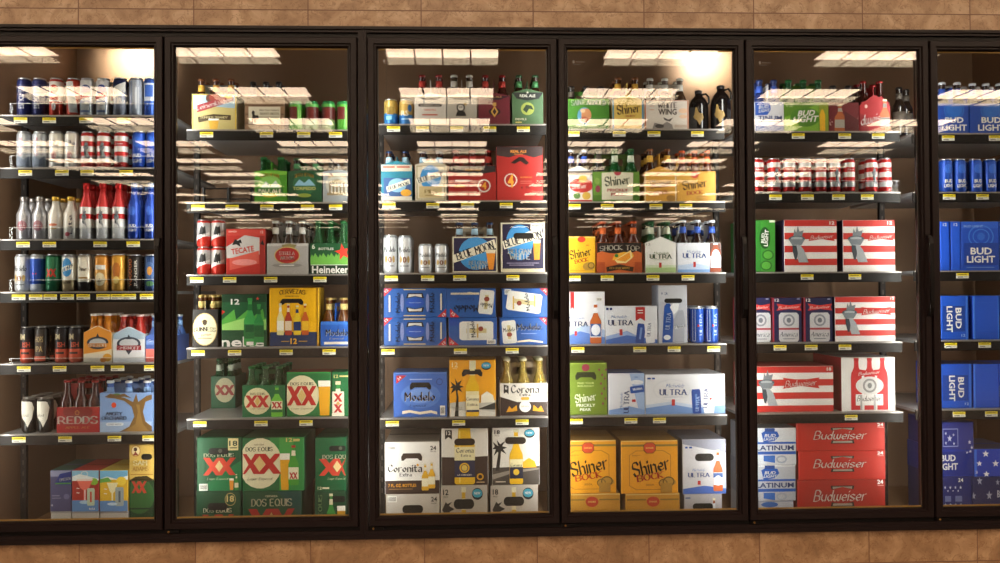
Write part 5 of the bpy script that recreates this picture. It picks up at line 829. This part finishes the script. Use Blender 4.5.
B(36,201,288,496,'#dcdce2','white carton with amber bottle picture and red ribbon',[('p',[(36,496),(36,460),(120,430),(201,460),(201,496)],'#5c80c8'),('p',[(36,470),(100,445),(201,470),(201,440),(120,420),(36,450)],'#a9bce0'),('p',[(62,288),(78,288),(78,360),(70,350),(62,360)],'#b02c2c'),T('Michelob',88,392,60,10,'#4c6cb0',sh=.3),T('ULTRA',86,416,96,20,'#2b3a6c',bold=.02),('r',78,444,88,462,'#b83430'),('bars',166,312,190,326),('B',163,330,494,46,'#b8602c','#e6e8ee','#e0e4ec'),('r',142,416,184,466,'#3f5c98'),('e',163,440,18,22,'#dfe2ea')],side='#b4b6c0',top='#c8c8d0')
B(203,412,346,496,'#d8dae2','wide white carton with leaning blue can and red ribbon',[('p',[(203,496),(203,466),(290,445),(340,470),(412,480),(412,496)],'#3f67b4'),('p',[(203,466),(290,446),(340,470),(290,462),(203,480)],'#8fa8d8'),T('Michelob',258,388,62,12,'#4c6cb0',sh=.3),T('ULTRA',264,412,104,22,'#2b3a6c',bold=.02),('r',259,438,271,462,'#b83430'),('p',[(324,350),(362,350),(362,406),(343,394),(324,406)],'#b02c2c'),('r',332,362,354,365,W),('r',332,372,354,375,W),('C',344,455,34,78,'#1c4490','#6f90cc',-8),('C',380,452,36,84,'#dfe2ea',None,5),T('ULTRA',378,440,56,14,'#2b3a6c',rot=85),('r',206,352,216,362,'#2b3a6c'),('r',220,352,230,362,'#2b3a6c')],side='#b4b6c0',top='#c0c2cc')
B(416,532,262,494,'#b6b9c6','tall silver carton with hand hole and aluminium bottles',[('p',[(416,262),(532,262),(532,320),(416,330)],'#c4c6cf'),T('12',442,295,26,8,'#2b3a6c'),('hole',476,324,72,18),('p',[(436,400),(440,345),(448,335),(462,335),(470,350),(476,400),(472,490),(430,490)],'#1c4c9c'),('p',[(462,350),(474,335),(500,335),(496,360),(478,380)],'#e4e6ea'),('p',[(476,400),(488,380),(500,362),(516,362),(522,400),(518,490),(472,490)],'#9ca0ac'),T('ULTRA',455,405,70,18,'#c8d4ec',rot=84),T('ULTRA',500,428,40,12,'#e4e8f0',rot=10),('e',450,470,14,10,'#dfe3ea')],side='#9a9ca8',top='#b0b2bc')
cans([('blust',540,600),('blust',602,655)],346,2,W=.0585)
S(3,330,414.6,'fifth shelf')
B(45,210,132,340,'#6c8226','olive green carton with hand hole and cactus print',[('r',45,132,210,136,'#9cb448'),('e',124,151,16,15,'#8c2c44'),('arch',124,184,82,30,'#20280e'),T('FIND YOUR',124,213,66,8,'#c4cf90'),T('BOUQUET',124,225,66,8,'#c4cf90'),T('Shiner',122,270,86,36,'#e9ecd8',rot=8,bold=.03),T('PRICKLY',124,301,76,12,'#e9ecd8',bold=.02),T('PEAR',122,318,44,11,'#e9ecd8',bold=.02)]+[('e',a,b,4,5,'#7c3050') for a,b in ((190,180),(200,195),(185,215),(198,235),(188,255),(202,275),(192,295),(178,160),(205,160))],side='#5c7420',top='#8ca438')
B(215,361,174,338,'#d7d9e2','narrow white carton with turned lettering and blue can',[('p',[(300,174),(361,174),(361,338),(340,338)],'#9cb4dc'),('p',[(215,338),(215,320),(300,305),(361,320),(361,338)],'#7f9ed4'),T('ULTRA',287,288,92,22,'#2b3a6c',rot=88,bold=.02),T('Michelob',266,284,66,12,'#4c6cb0',rot=88),('r',309,278,324,288,'#b83430'),('C',330,238,28,56,'#2450a0','#a8bce0',97),('e',330,210,26,9,'#dfe2ea'),('r',320,188,334,191,'#4c6cb0'),T('ULTRA',332,236,40,9,'#dfe6f2',rot=5)],side='#a8aab8',top='#3c5ca4',dep=.2)
B(363,684,178,334,'#dcdde4','large white carton with wide lettering and two cans',[('p',[(363,334),(363,310),(470,295),(560,312),(684,300),(684,334)],'#6f92cc'),('p',[(363,310),(470,296),(560,312),(684,300),(684,292),(560,300),(470,284),(363,298)],'#bccbe4'),('ring',470,240,75,42,2,'#c8cbd6'),T('Michelob',484,222,72,16,'#4c6cb0',sh=.3),T('ULTRA',475,248,114,24,'#2b4486',bold=.02),('r',469,276,482,301,'#b83430'),('r',438,266,515,268,'#9ca8c4'),('r',372,190,386,197,'#2b4a96'),('r',390,190,402,197,'#2b4a96'),('C',568,285,36,96,'#1c4490','#5c80c0',3),T('ULTRA',572,295,60,14,'#a8c0e8',rot=86),('p',[(600,332),(586,262),(600,236),(628,214),(642,232),(638,332)],'#f0f0f2'),T('ULTRA',606,272,80,18,'#2b4486',rot=87),('e',625,275,5,5,'#b83430')],side='#b0b2be',top='#b9bac2',dep=.26)
S(3,423,0,'bottom deck')
def bock(a0, dx, lo=False):
    a = a0; c1_ = '#e59c1e' if not lo else '#c98c26'
    o = [('r',a,68,a+228,74,'#f0cf84'),('r',a,86,a+228,94,'#8a7434'),('p',[(a+32,128),(a+60,110),(a+170,110),(a+200,128),(a+200,250),(a+170,266),(a+60,266),(a+32,250)],'#8c6a24'),('p',[(a+34,129),(a+61,112),(a+169,112),(a+198,129),(a+198,249),(a+169,264),(a+61,264),(a+34,249)],c1_),
       ('p',[(a+90,88),(a+102,78),(a+128,78),(a+140,88),(a+140,110),(a+128,122),(a+102,122),(a+90,110)],'#7c4a1c'),('p',[(a+93,89),(a+104,81),(a+126,81),(a+137,89),(a+137,108),(a+126,119),(a+104,119),(a+93,108)],'#cf4a28'),T('SHINER',a+115,100,32,7,'#efc46c'),T('ENJOY',a+62,130,34,7,'#8c6a24')]
    if lo: return o
    return o+[T('Shiner',a+118,172,152,62,'#33230f',rot=12,bold=.03),T('BOCK',a+116,214,114,26,'#bf3a20',bold=.05,rot=9),('e',a+186,236,34,17,'#b48838'),('ring',a+190,234,24,20,5,'#70531c'),('ring',a+168,240,18,16,4,'#7c5c20'),('r',a+158,240,a+204,278,'#a87c30'),T('BEER',a+116,246,32,7,'#8c6a24')]
u0 = under(34,262,284,'#c08a2c','lower left amber carton with red octagon seal',bock(34,0,True) and [(o if o[0] not in ('t','r') else o) for o in []]+[('r',34,284,262,289,'#dcb870'),('e',149,315,26,20,'#b84428'),T('SHINER',149,315,32,7,'#e0b868'),('r',40,304,120,310,'#8a6c2c'),('r',178,304,258,310,'#8a6c2c'),T('ENJOY',96,350,34,7,'#70531c')],side='#a07426',dep=.27)
u1 = under(284,502,284,'#c08a2c','lower middle amber carton with red octagon seal',[('r',284,284,502,289,'#dcb870'),('e',395,315,26,20,'#b84428'),T('SHINER',395,315,32,7,'#e0b868'),('r',290,304,366,310,'#8a6c2c'),('r',424,304,498,310,'#8a6c2c'),T('ENJOY',340,350,34,7,'#70531c')],side='#a07426',dep=.27)
u2 = under(520,672,286,'#a8a4a8','lower right silver carton with dark hand hole',[('hole',595,336,82,26),('r',525,298,545,304,'#5c6488'),('B',640,302,470,26,'#8c4a28','#c8ccd4')],side='#8f8b90',dep=.27)
B(18,246,70,283,'#e59c1e','upper left amber carton with slanted gothic lettering',bock(18,0),side='#b4781c',top='#a8803c',on=u0,dep=.27)
B(266,494,70,281,'#e59c1e','upper middle amber carton with slanted gothic lettering',bock(266,0),side='#8c6430',top='#a8803c',on=u1,dep=.27)
B(513,688,66,283,'#c8c6cc','upper right silver carton with hand hole and amber bottle',[('p',[(513,66),(688,66),(688,120),(513,84)],'#8a8c9c'),('p',[(513,283),(513,262),(600,250),(688,262),(688,283)],'#4566b4'),('p',[(660,120),(688,120),(688,262),(665,256)],'#b4bcd4'),('r',524,94,534,101,'#2b4a96'),('r',540,94,552,101,'#2b4a96'),('hole',601,137,76,30),T('Michelob',578,187,50,12,'#4c6cb0',sh=.3),T('ULTRA',578,207,90,18,'#2b4486',bold=.02),('r',573,230,585,246,'#b83430'),('B',655,108,272,38,'#bf5a22','#dfe2ea'),('r',636,200,674,218,'#3f5c98'),('e',655,230,15,20,'#dfe2ea')],side='#6c6c78',top='#7c7c88',on=u2,dep=.27)
# ---------------------------------------------------------------- FIFTH DOOR
S(4,0,131.8,'top shelf')
K(60,176,410,530,'#d3d3db','silver and white carrier with blue lettering band','silver lettered carrier',[('r',60,500,176,530,'#7c8cb8'),('p',[(60,412),(120,414),(124,440),(110,462),(60,464)],'#2450a4'),T('BUD',96,430,40,12,W,rot=6,sh=.3),T('LIGHT',98,445,44,12,W,rot=6,sh=.3),T('TINUM',120,475,96,19,'#27376c',bold=.03),('r',60,488,176,491,'#27376c')],(88,146),'blue',bt=322)
K(178,356,412,528,'#5a8826','lime green carrier with slanted white lettering','lime green carrier',[('p',[(178,470),(250,450),(316,412),(316,528),(178,528)],'#7cb038'),('e',262,470,60,38,'#4f8424'),T('BUD',268,454,68,22,W,rot=3,sh=.35,bold=.04),T('LIGHT',264,478,100,24,W,rot=3,sh=.35,bold=.04),('r',318,412,356,528,'#8c9c30'),('p',[(322,528),(320,460),(328,440),(334,440),(342,460),(342,528)],'#e8b424'),T('12',200,424,26,12,'#c8dc9c'),('e',212,505,24,16,'#a8cc54')],(208,268,325),'green',bt=322,hp='#5c8c2c')
K(358,478,412,526,'#6c1a22','dim dark red carrier with amber bottle picture','dim red carrier',[('B',402,420,526,44,'#a8582c','#a09890'),T('ic',366,490,14,24,'#c8a8a4',sh=.3),T('Bud',452,480,44,40,'#b89490',sh=.3,bold=.02),('p',[(420,445),(478,480),(478,526),(420,526)],'#541418')],(390,445),'dark',bt=345)
K(481,604,424,526,'#a81e26','red pointed carrier with slanted white script','red script carrier',[('p',[(481,416),(540,394),(570,390),(604,416)],'#a81e26'),('p',[(481,526),(481,455),(500,462),(520,526)],'#8c161e'),T('dweiser',544,472,116,40,W,rot=10,sh=.3,bold=.04),('B',583,400,526,42,'#c8643c','#8a8480'),('e',507,428,6,7,'#e8c0b8')],(520,574),'red',bt=328,peak=384,pk=.02)
for i, (a, H, Y) in enumerate([(640,.2,.3),(668,.2,.34),(645,.2,.42)]):
    xx = P(px(a), 110, Y)[0]; bottle('dark', xx, Y, st['z']+.001, .215, ['front loose dark bottle','right loose dark bottle','rear loose dark bottle'][i]+' beside the red carrier, top shelf of the fifth door', 'loose dark bottles')
S(4,120,192.5,'second shelf')
cans([('flagp',42,98),('flag',110,162),('flagp',170,222),('flagp',235,284)],155,2,W=.056)
moretall([('flagp',298,346),('flag',353,403),('flagp',412,462),('flag',502,552),('flagp',558,608)],155,2,.0525,4,'can')
S(4,220,271.8,'third shelf')
B(20,142,0,208,'#2f7a2c','green carton with turned white lettering and limes',[('r',84,0,142,208,'#3c8c30'),('e',100,72,22,44,'#1c4c1c'),T('LIGHT',106,72,66,16,W,rot=85,bold=.04),T('BUD',92,72,40,12,W,rot=85,bold=.04),('e',112,140,24,20,'#2c6a24'),('e',112,140,18,15,'#57a03c'),('e',104,182,24,20,'#2c6a24'),('e',104,182,18,15,'#57a03c'),('r',118,0,142,10,'#dce8cc')],side='#245c20',top='#3c8430',dep=.2)
def flagbox(a0, a1, b0, b1, n, num='12', extra=()):
    h = (b1-b0)/n; o = []
    for i in range(n): o.append(('r', a0, b0+h*i, a1, b0+h*(i+1), '#c6352f' if i % 2 == 0 else '#e8e4e2'))
    return o
B(178,390,-1,208,'#e8e4e2','left striped carton with grey torch and bow-tie badge',flagbox(178,390,-1,208,8)+[('bow',328,68,106,34,'#c6352f'),T('Budweiser',330,68,92,17,W,sh=.3,rot=5,bold=.03),('torch',228,92,92),T('12',370,12,20,13,W,bold=.03)],side='#3a2f48',top='#c6352f',dep=.2)
B(414,623,0,208,'#e8e4e2','right striped carton with grey torch and bow-tie badge',flagbox(414,623,0,208,8)+[('bow',566,68,106,34,'#c6352f'),T('Budweiser',568,68,92,17,W,sh=.3,rot=5,bold=.03),('torch',466,92,92),T('12',602,12,20,13,W,bold=.03)],side='#3a2f48',top='#c6352f',dep=.2)
S(4,220,341.8,'fourth shelf')
def navy(a0, a1):
    a = (a0+a1)/2+6
    return [('r',a0,312,a0+6,488,'#a82c34'),T('12',a0+18,322,18,12,W,bold=.03),('r',a1-20,316,a1-8,320,'#9a9cb4'),('bow',a+2,350,a1-a0-16,28,'#d03a38'),T('Budweiser',a+2,350,a1-a0-34,12,W,sh=.3,rot=3),('p',[(a-40,382),(a-32,372),(a+32,372),(a+40,382),(a+40,478),(a+34,488),(a-34,488),(a-40,478)],'#c9c9ce'),('e',a,402,24,24,'#8c8e98'),('e',a,402,17,17,'#c9c9ce'),('e',a,402,9,10,'#70737e'),('r',a-40,432,a+40,440,'#a8444c'),T('America',a,457,70,20,'#23264c',sh=.3,bold=.02),('r',a-24,474,a+24,477,'#7c7e8c')]
B(30,124,312,488,'#25244c','leftmost navy carton partly behind the door edge',navy(30,124),side='#a8343a',top='#a82c2c',dep=.2)
B(131,249,312,488,'#25244c','middle navy carton with silver can and red bow-tie',navy(131,249),side='#a8343a',top='#a82c2c',dep=.2)
B(257,372,312,488,'#25244c','right navy carton with silver can and red bow-tie',navy(257,372),side='#a8343a',top='#a82c2c',dep=.2)
B(382,624,308,486,'#e8e4e2','striped carton with grey torch beside the navy cartons',flagbox(382,624,308,486,8)+[('bow',548,366,124,34,'#c6352f'),T('Budweiser',550,366,106,18,W,sh=.3,rot=3,bold=.03),('torch',440,386,84),T('12',612,316,14,10,W)],side='#33304c',top='#a82c28',dep=.2)
S(4,330,411.8,'fifth shelf')
B(50,376,146,328,'#e8e4e2','wide striped carton with torch at its cut left edge',flagbox(50,376,146,328,7)+[('bow',246,213,148,44,'#c6352f'),T('Budweiser',246,213,126,26,W,sh=.3,rot=3,bold=.03),('torch',106,226,90),T('18',358,158,18,13,W,bold=.03)],side='#a03030',top='#a82c28',dep=.26)
B(409,624,110,323,'#e7e4e2','white carton with three red aluminium bottles',[('r',409,110,624,116,'#dcdcd8')]+[('p',[(a-8,118),(a+8,118),(a+10,150),(a+20,172),(a+22,190),(a+22,318),(a-22,318),(a-22,190),(a-20,172),(a-10,150)],'#c42a2c') for a in (468,521,573)]+[('r',458,112,478,124,'#b02426'),('r',511,112,531,124,'#b02426'),('r',563,112,583,124,'#b02426'),('e',521,222,56,36,'#d8d4d2'),('e',521,222,28,28,'#8f8c8c'),('e',521,222,20,20,'#cfccca'),('e',521,222,9,11,'#7c7a7c'),('bow',520,171,96,30,'#c42a2c'),T('Budweiser',520,171,86,14,W,sh=.3,rot=5,bold=.02),('r',464,256,574,300,'#e6e2e0'),T('Budweiser',520,272,98,24,'#3a2428',sh=.3,bold=.02),('r',482,258,490,318,'#a8a4a4'),('r',536,258,544,318,'#b8b4b4'),T('12',610,122,14,12,'#3a3432')],side='#a8343a',top='#c8c4c2',dep=.3)
S(4,423,0,'bottom deck')
def plat(b): return [('r',60,b,224,b+5,'#eceef2'),('p',[(86,b+20),(100,b+12),(150,b+14),(158,b+32),(140,b+52),(95,b+58)],'#1f54ac'),('r',100,b-1,140,b+14,'#24468c'),T('BUD',122,b+30,44,12,W,sh=.3),T('LIGHT',122,b+44,52,12,W,sh=.3),('r',60,b+56,224,b+64,'#2458b0'),T('LATINUM',140,b+80,152,20,'#27376c',bold=.04),('r',60,b+94,224,b+106,'#2458b0'),('p',[(94,b+110),(140,b+110),(140,b+140),(94,b+132)],'#3a6cc0'),('ring',166,b+126,22,16,7,'#a8b0c0')]
q0 = under(42,216,314,'#b4b8c4','lowest silver and blue carton of the three-high stack',[('e',120,332,34,14,'#3a62a8'),('r',42,314,216,318,'#8a90a4')],dep=.27)
st['z'] = q0['zt']
q1 = B(40,224,170,313,'#b9bdc9','middle silver and blue carton of the three-high stack',plat(170),side='#9aa0b0',top='#b0b4c0',on=q0,dep=.27)
B(40,226,20,169,'#d0d4dc','topmost silver and blue carton of the three-high stack',plat(20),side='#a8aebc',top='#b0b4c0',on=q1,dep=.27)
def budred(b, c): return [T('Budweiser',404,b+50,210,36,W,sh=.3,bold=.03),('p',[(368,b+32),(364,b+20),(460,b+20),(456,b+32),(412,b+24)],'#1c1a18'),('p',[(374,b+30),(372,b+23),(452,b+23),(450,b+30),(412,b+24)],'#a8a49c'),('p',[(368,b+70),(364,b+84),(460,b+84),(456,b+70),(412,b+76)],'#1c1a18'),('p',[(374,b+74),(372,b+81),(452,b+81),(450,b+74)],'#a8a49c'),T('Budweiser',404,b+50,210,36,W,sh=.3,bold=.03),T('24',564,b+10,24,13,W,bold=.04),('r',553,b+20,578,b+22,'#e8a8a0')]
r0 = under(231,585,228,'#a92a20','lowest red carton with white script in the stack',budred(226,0),dep=.3,side='#8c2018')
r1 = B(236,585,112,227,'#bf2c20','middle red carton with white script in the stack',budred(112,0),side='#a02820',top='#b83028',on=r0,dep=.3)
B(227,583,-6,111,'#bc2b1f','topmost red carton with white script in the stack',budred(-2,0),side='#a02820',top='#b83028',on=r1,dep=.3)
# ---------------------------------------------------------------- SIXTH DOOR
S(5,20,133.8,'top shelf')
def bl(a, w, b): return [('e',a,b-20,w*.34,w*.3,'#2a66bc'),('ring',a,b-20,w*.3,w*.26,4,'#1d4c9c'),T('BUD',a,b+26,w*.62,26,W,bold=.05),T('LIGHT',a,b+60,w*.84,28,W,bold=.05)]
K(185,322,392,528,'#1f47a2','left blue carrier with bold white lettering','left blue carrier',bl(254,140,440),(216,277),'blue_w',bt=296)
K(328,520,392,528,'#1f47a2','right blue carrier with bold white lettering','right blue carrier',bl(428,150,440),(357,425,490),'blue_w',bt=298)
S(5,130,192.3,'second shelf')
cans([('blue',186,240),('blue',248,304),('blue',322,380),('blue',390,446),('blue',458,514)],138,2,W=.0565)
S(5,230,270.6,'third shelf')
for i, (a0, a1) in enumerate([(190,232),(240,284)]): B(a0,a1,-40,188,'#1d55d0',f"{['left','right'][i]} narrow plain blue carton with small white 12",[T('12',(a0+a1)/2,-26,18,14,W),('r',a1-5,-40,a1,188,'#1847b4')],dep=.2,side='#1845b0',top='#1c4fc0')
B(288,464,-40,188,'#1b4cb8','wide blue carton with crest and bold white lettering',[('r',288,-40,464,-8,'#2a5cc8'),('ring',380,30,60,54,6,'#3a74d8'),('ring',380,30,40,36,5,'#3a74d8'),('e',380,30,18,18,'#2f66cc'),T('BUD LIGHT',345,-18,90,10,'#8fb0ec'),('r',300,60,460,164,'#153c98'),T('BUD',380,98,100,32,W,bold=.06),T('LIGHT',378,136,132,32,W,bold=.06),('r',310,172,440,175,'#6c90d8')],dep=.2,side='#1845b0',top='#1c4fc0')
B(468,640,-40,188,'#1b4cb8','blue carton right of the crest carton',[('r',468,70,480,164,'#dfe6f2'),T('12',480,-26,20,14,W)],dep=.2,side='#1845b0')
S(5,230,339.8,'fourth shelf')
def bside(a0, a1, b0, b1, x, y): return [('r',a0+10,y-60,a1-18,y+60,'#173f96'),T('BUD',x+22,y-2,96,28,W,rot=-90,bold=.05),T('LIGHT',x-20,y+2,120,28,W,rot=-90,bold=.05),T('12',a1-26,b1-20,18,12,'#b8c8ec'),('r',a1-14,b0,a1-6,b1,'#3c74dc')]
B(192,322,308,512,'#1c54c6','left blue carton with turned white lettering',bside(192,322,308,512,252,415),dep=.2,side='#1845b0',top='#3a3c68')
B(343,464,308,512,'#1b50c4','plain blue carton right of the turned lettering',[('r',343,308,352,512,'#3c78e0'),('r',360,340,450,342,'#2c60cc'),('r',360,470,450,472,'#2c60cc'),('r',458,308,464,512,'#3c78e0')],dep=.2,side='#1845b0',top='#3a3c68')
B(468,600,308,512,'#1b50c4','blue carton with white patch at the photograph edge',[('r',468,400,480,470,'#c8d4ec')],dep=.2,side='#1845b0')
S(5,340,408.4,'fifth shelf')
B(190,338,112,320,'#1c54c6','left blue carton with turned white lettering',bside(190,338,112,320,264,225),dep=.2,side='#1845b0',top='#3a3c68')
B(346,464,112,320,'#1b50c4','plain blue carton right of the turned lettering',[('r',346,112,354,320,'#3c78e0'),('r',362,140,450,142,'#2c60cc'),('r',362,280,450,282,'#2c60cc')],dep=.2,side='#1845b0',top='#3a3c68')
B(468,600,112,320,'#1b50c4','blue carton with white patch at the photograph edge',[('r',468,215,480,270,'#c8d4ec')],dep=.2,side='#1845b0')
S(5,443,0,'bottom deck')
def stars(lst, c='#ccd2e8'): return [('star', a, b, r, c) for a, b, r in lst]
v0 = under(190,338,158,'#20296e','lowest dark blue carton with little white stars',stars([(212+24*i, 190+26*(j*2), 6) for i in range(4) for j in range(2)])+stars([(224+24*i, 200, 4) for i in range(3)])+[('r',210,215,238,232,'#6c74a8'),('r',258,215,290,232,'#6c74a8'),T('24',284,168,24,11,W)],dep=.27,side='#161d54')
v1 = B(186,345,30,157,'#24379a','middle blue carton with bold white lettering in the stack',[('r',186,40,346,150,'#1d2f86'),T('BUD',226,70,70,30,W,bold=.06),T('LIGHT',222,110,98,32,W,bold=.06)]+stars([(318,20,9),(330,40,8),(315,45,7)]),dep=.27,on=v0,side='#1a2a78')
st['oy'] = 340
B(190,346,385,470,'#2a3486','topmost dark blue carton with outlined star panel',[('r',200,405,272,462,'#8f97c8'),('r',203,408,269,459,'#252f80')]+stars([(232,436,12),(250,425,6),(252,452,6),(214,420,6),(214,450,6)])+stars([(325,448,8),(335,465,7)]),dep=.27,on=v1,side='#1a2568',top='#2c3474')
st['oy'] = 443
w0 = under(340,560,158,'#262a5c','lower navy carton with large faded stars',stars([(374,170,14),(345,215,12),(418,214,15),(378,264,14),(460,262,12),(458,175,10),(510,230,14)],'#a0a6c4')+[T('BUD',480,210,50,22,'#b8bcd0',bold=.05)],dep=.27,side='#1c2050')
B(348,560,28,157,'#2440b4','upper bright blue carton with large white stars',[('r',348,28,360,157,'#3c70e4')]+stars([(402,50,17),(372,95,14),(448,96,17),(404,145,16),(500,60,16),(490,140,16)],'#eef0f8')+[T('24',358,135,8,14,W)],dep=.27,on=w0,side='#1c3aa0',top='#4a4a68')
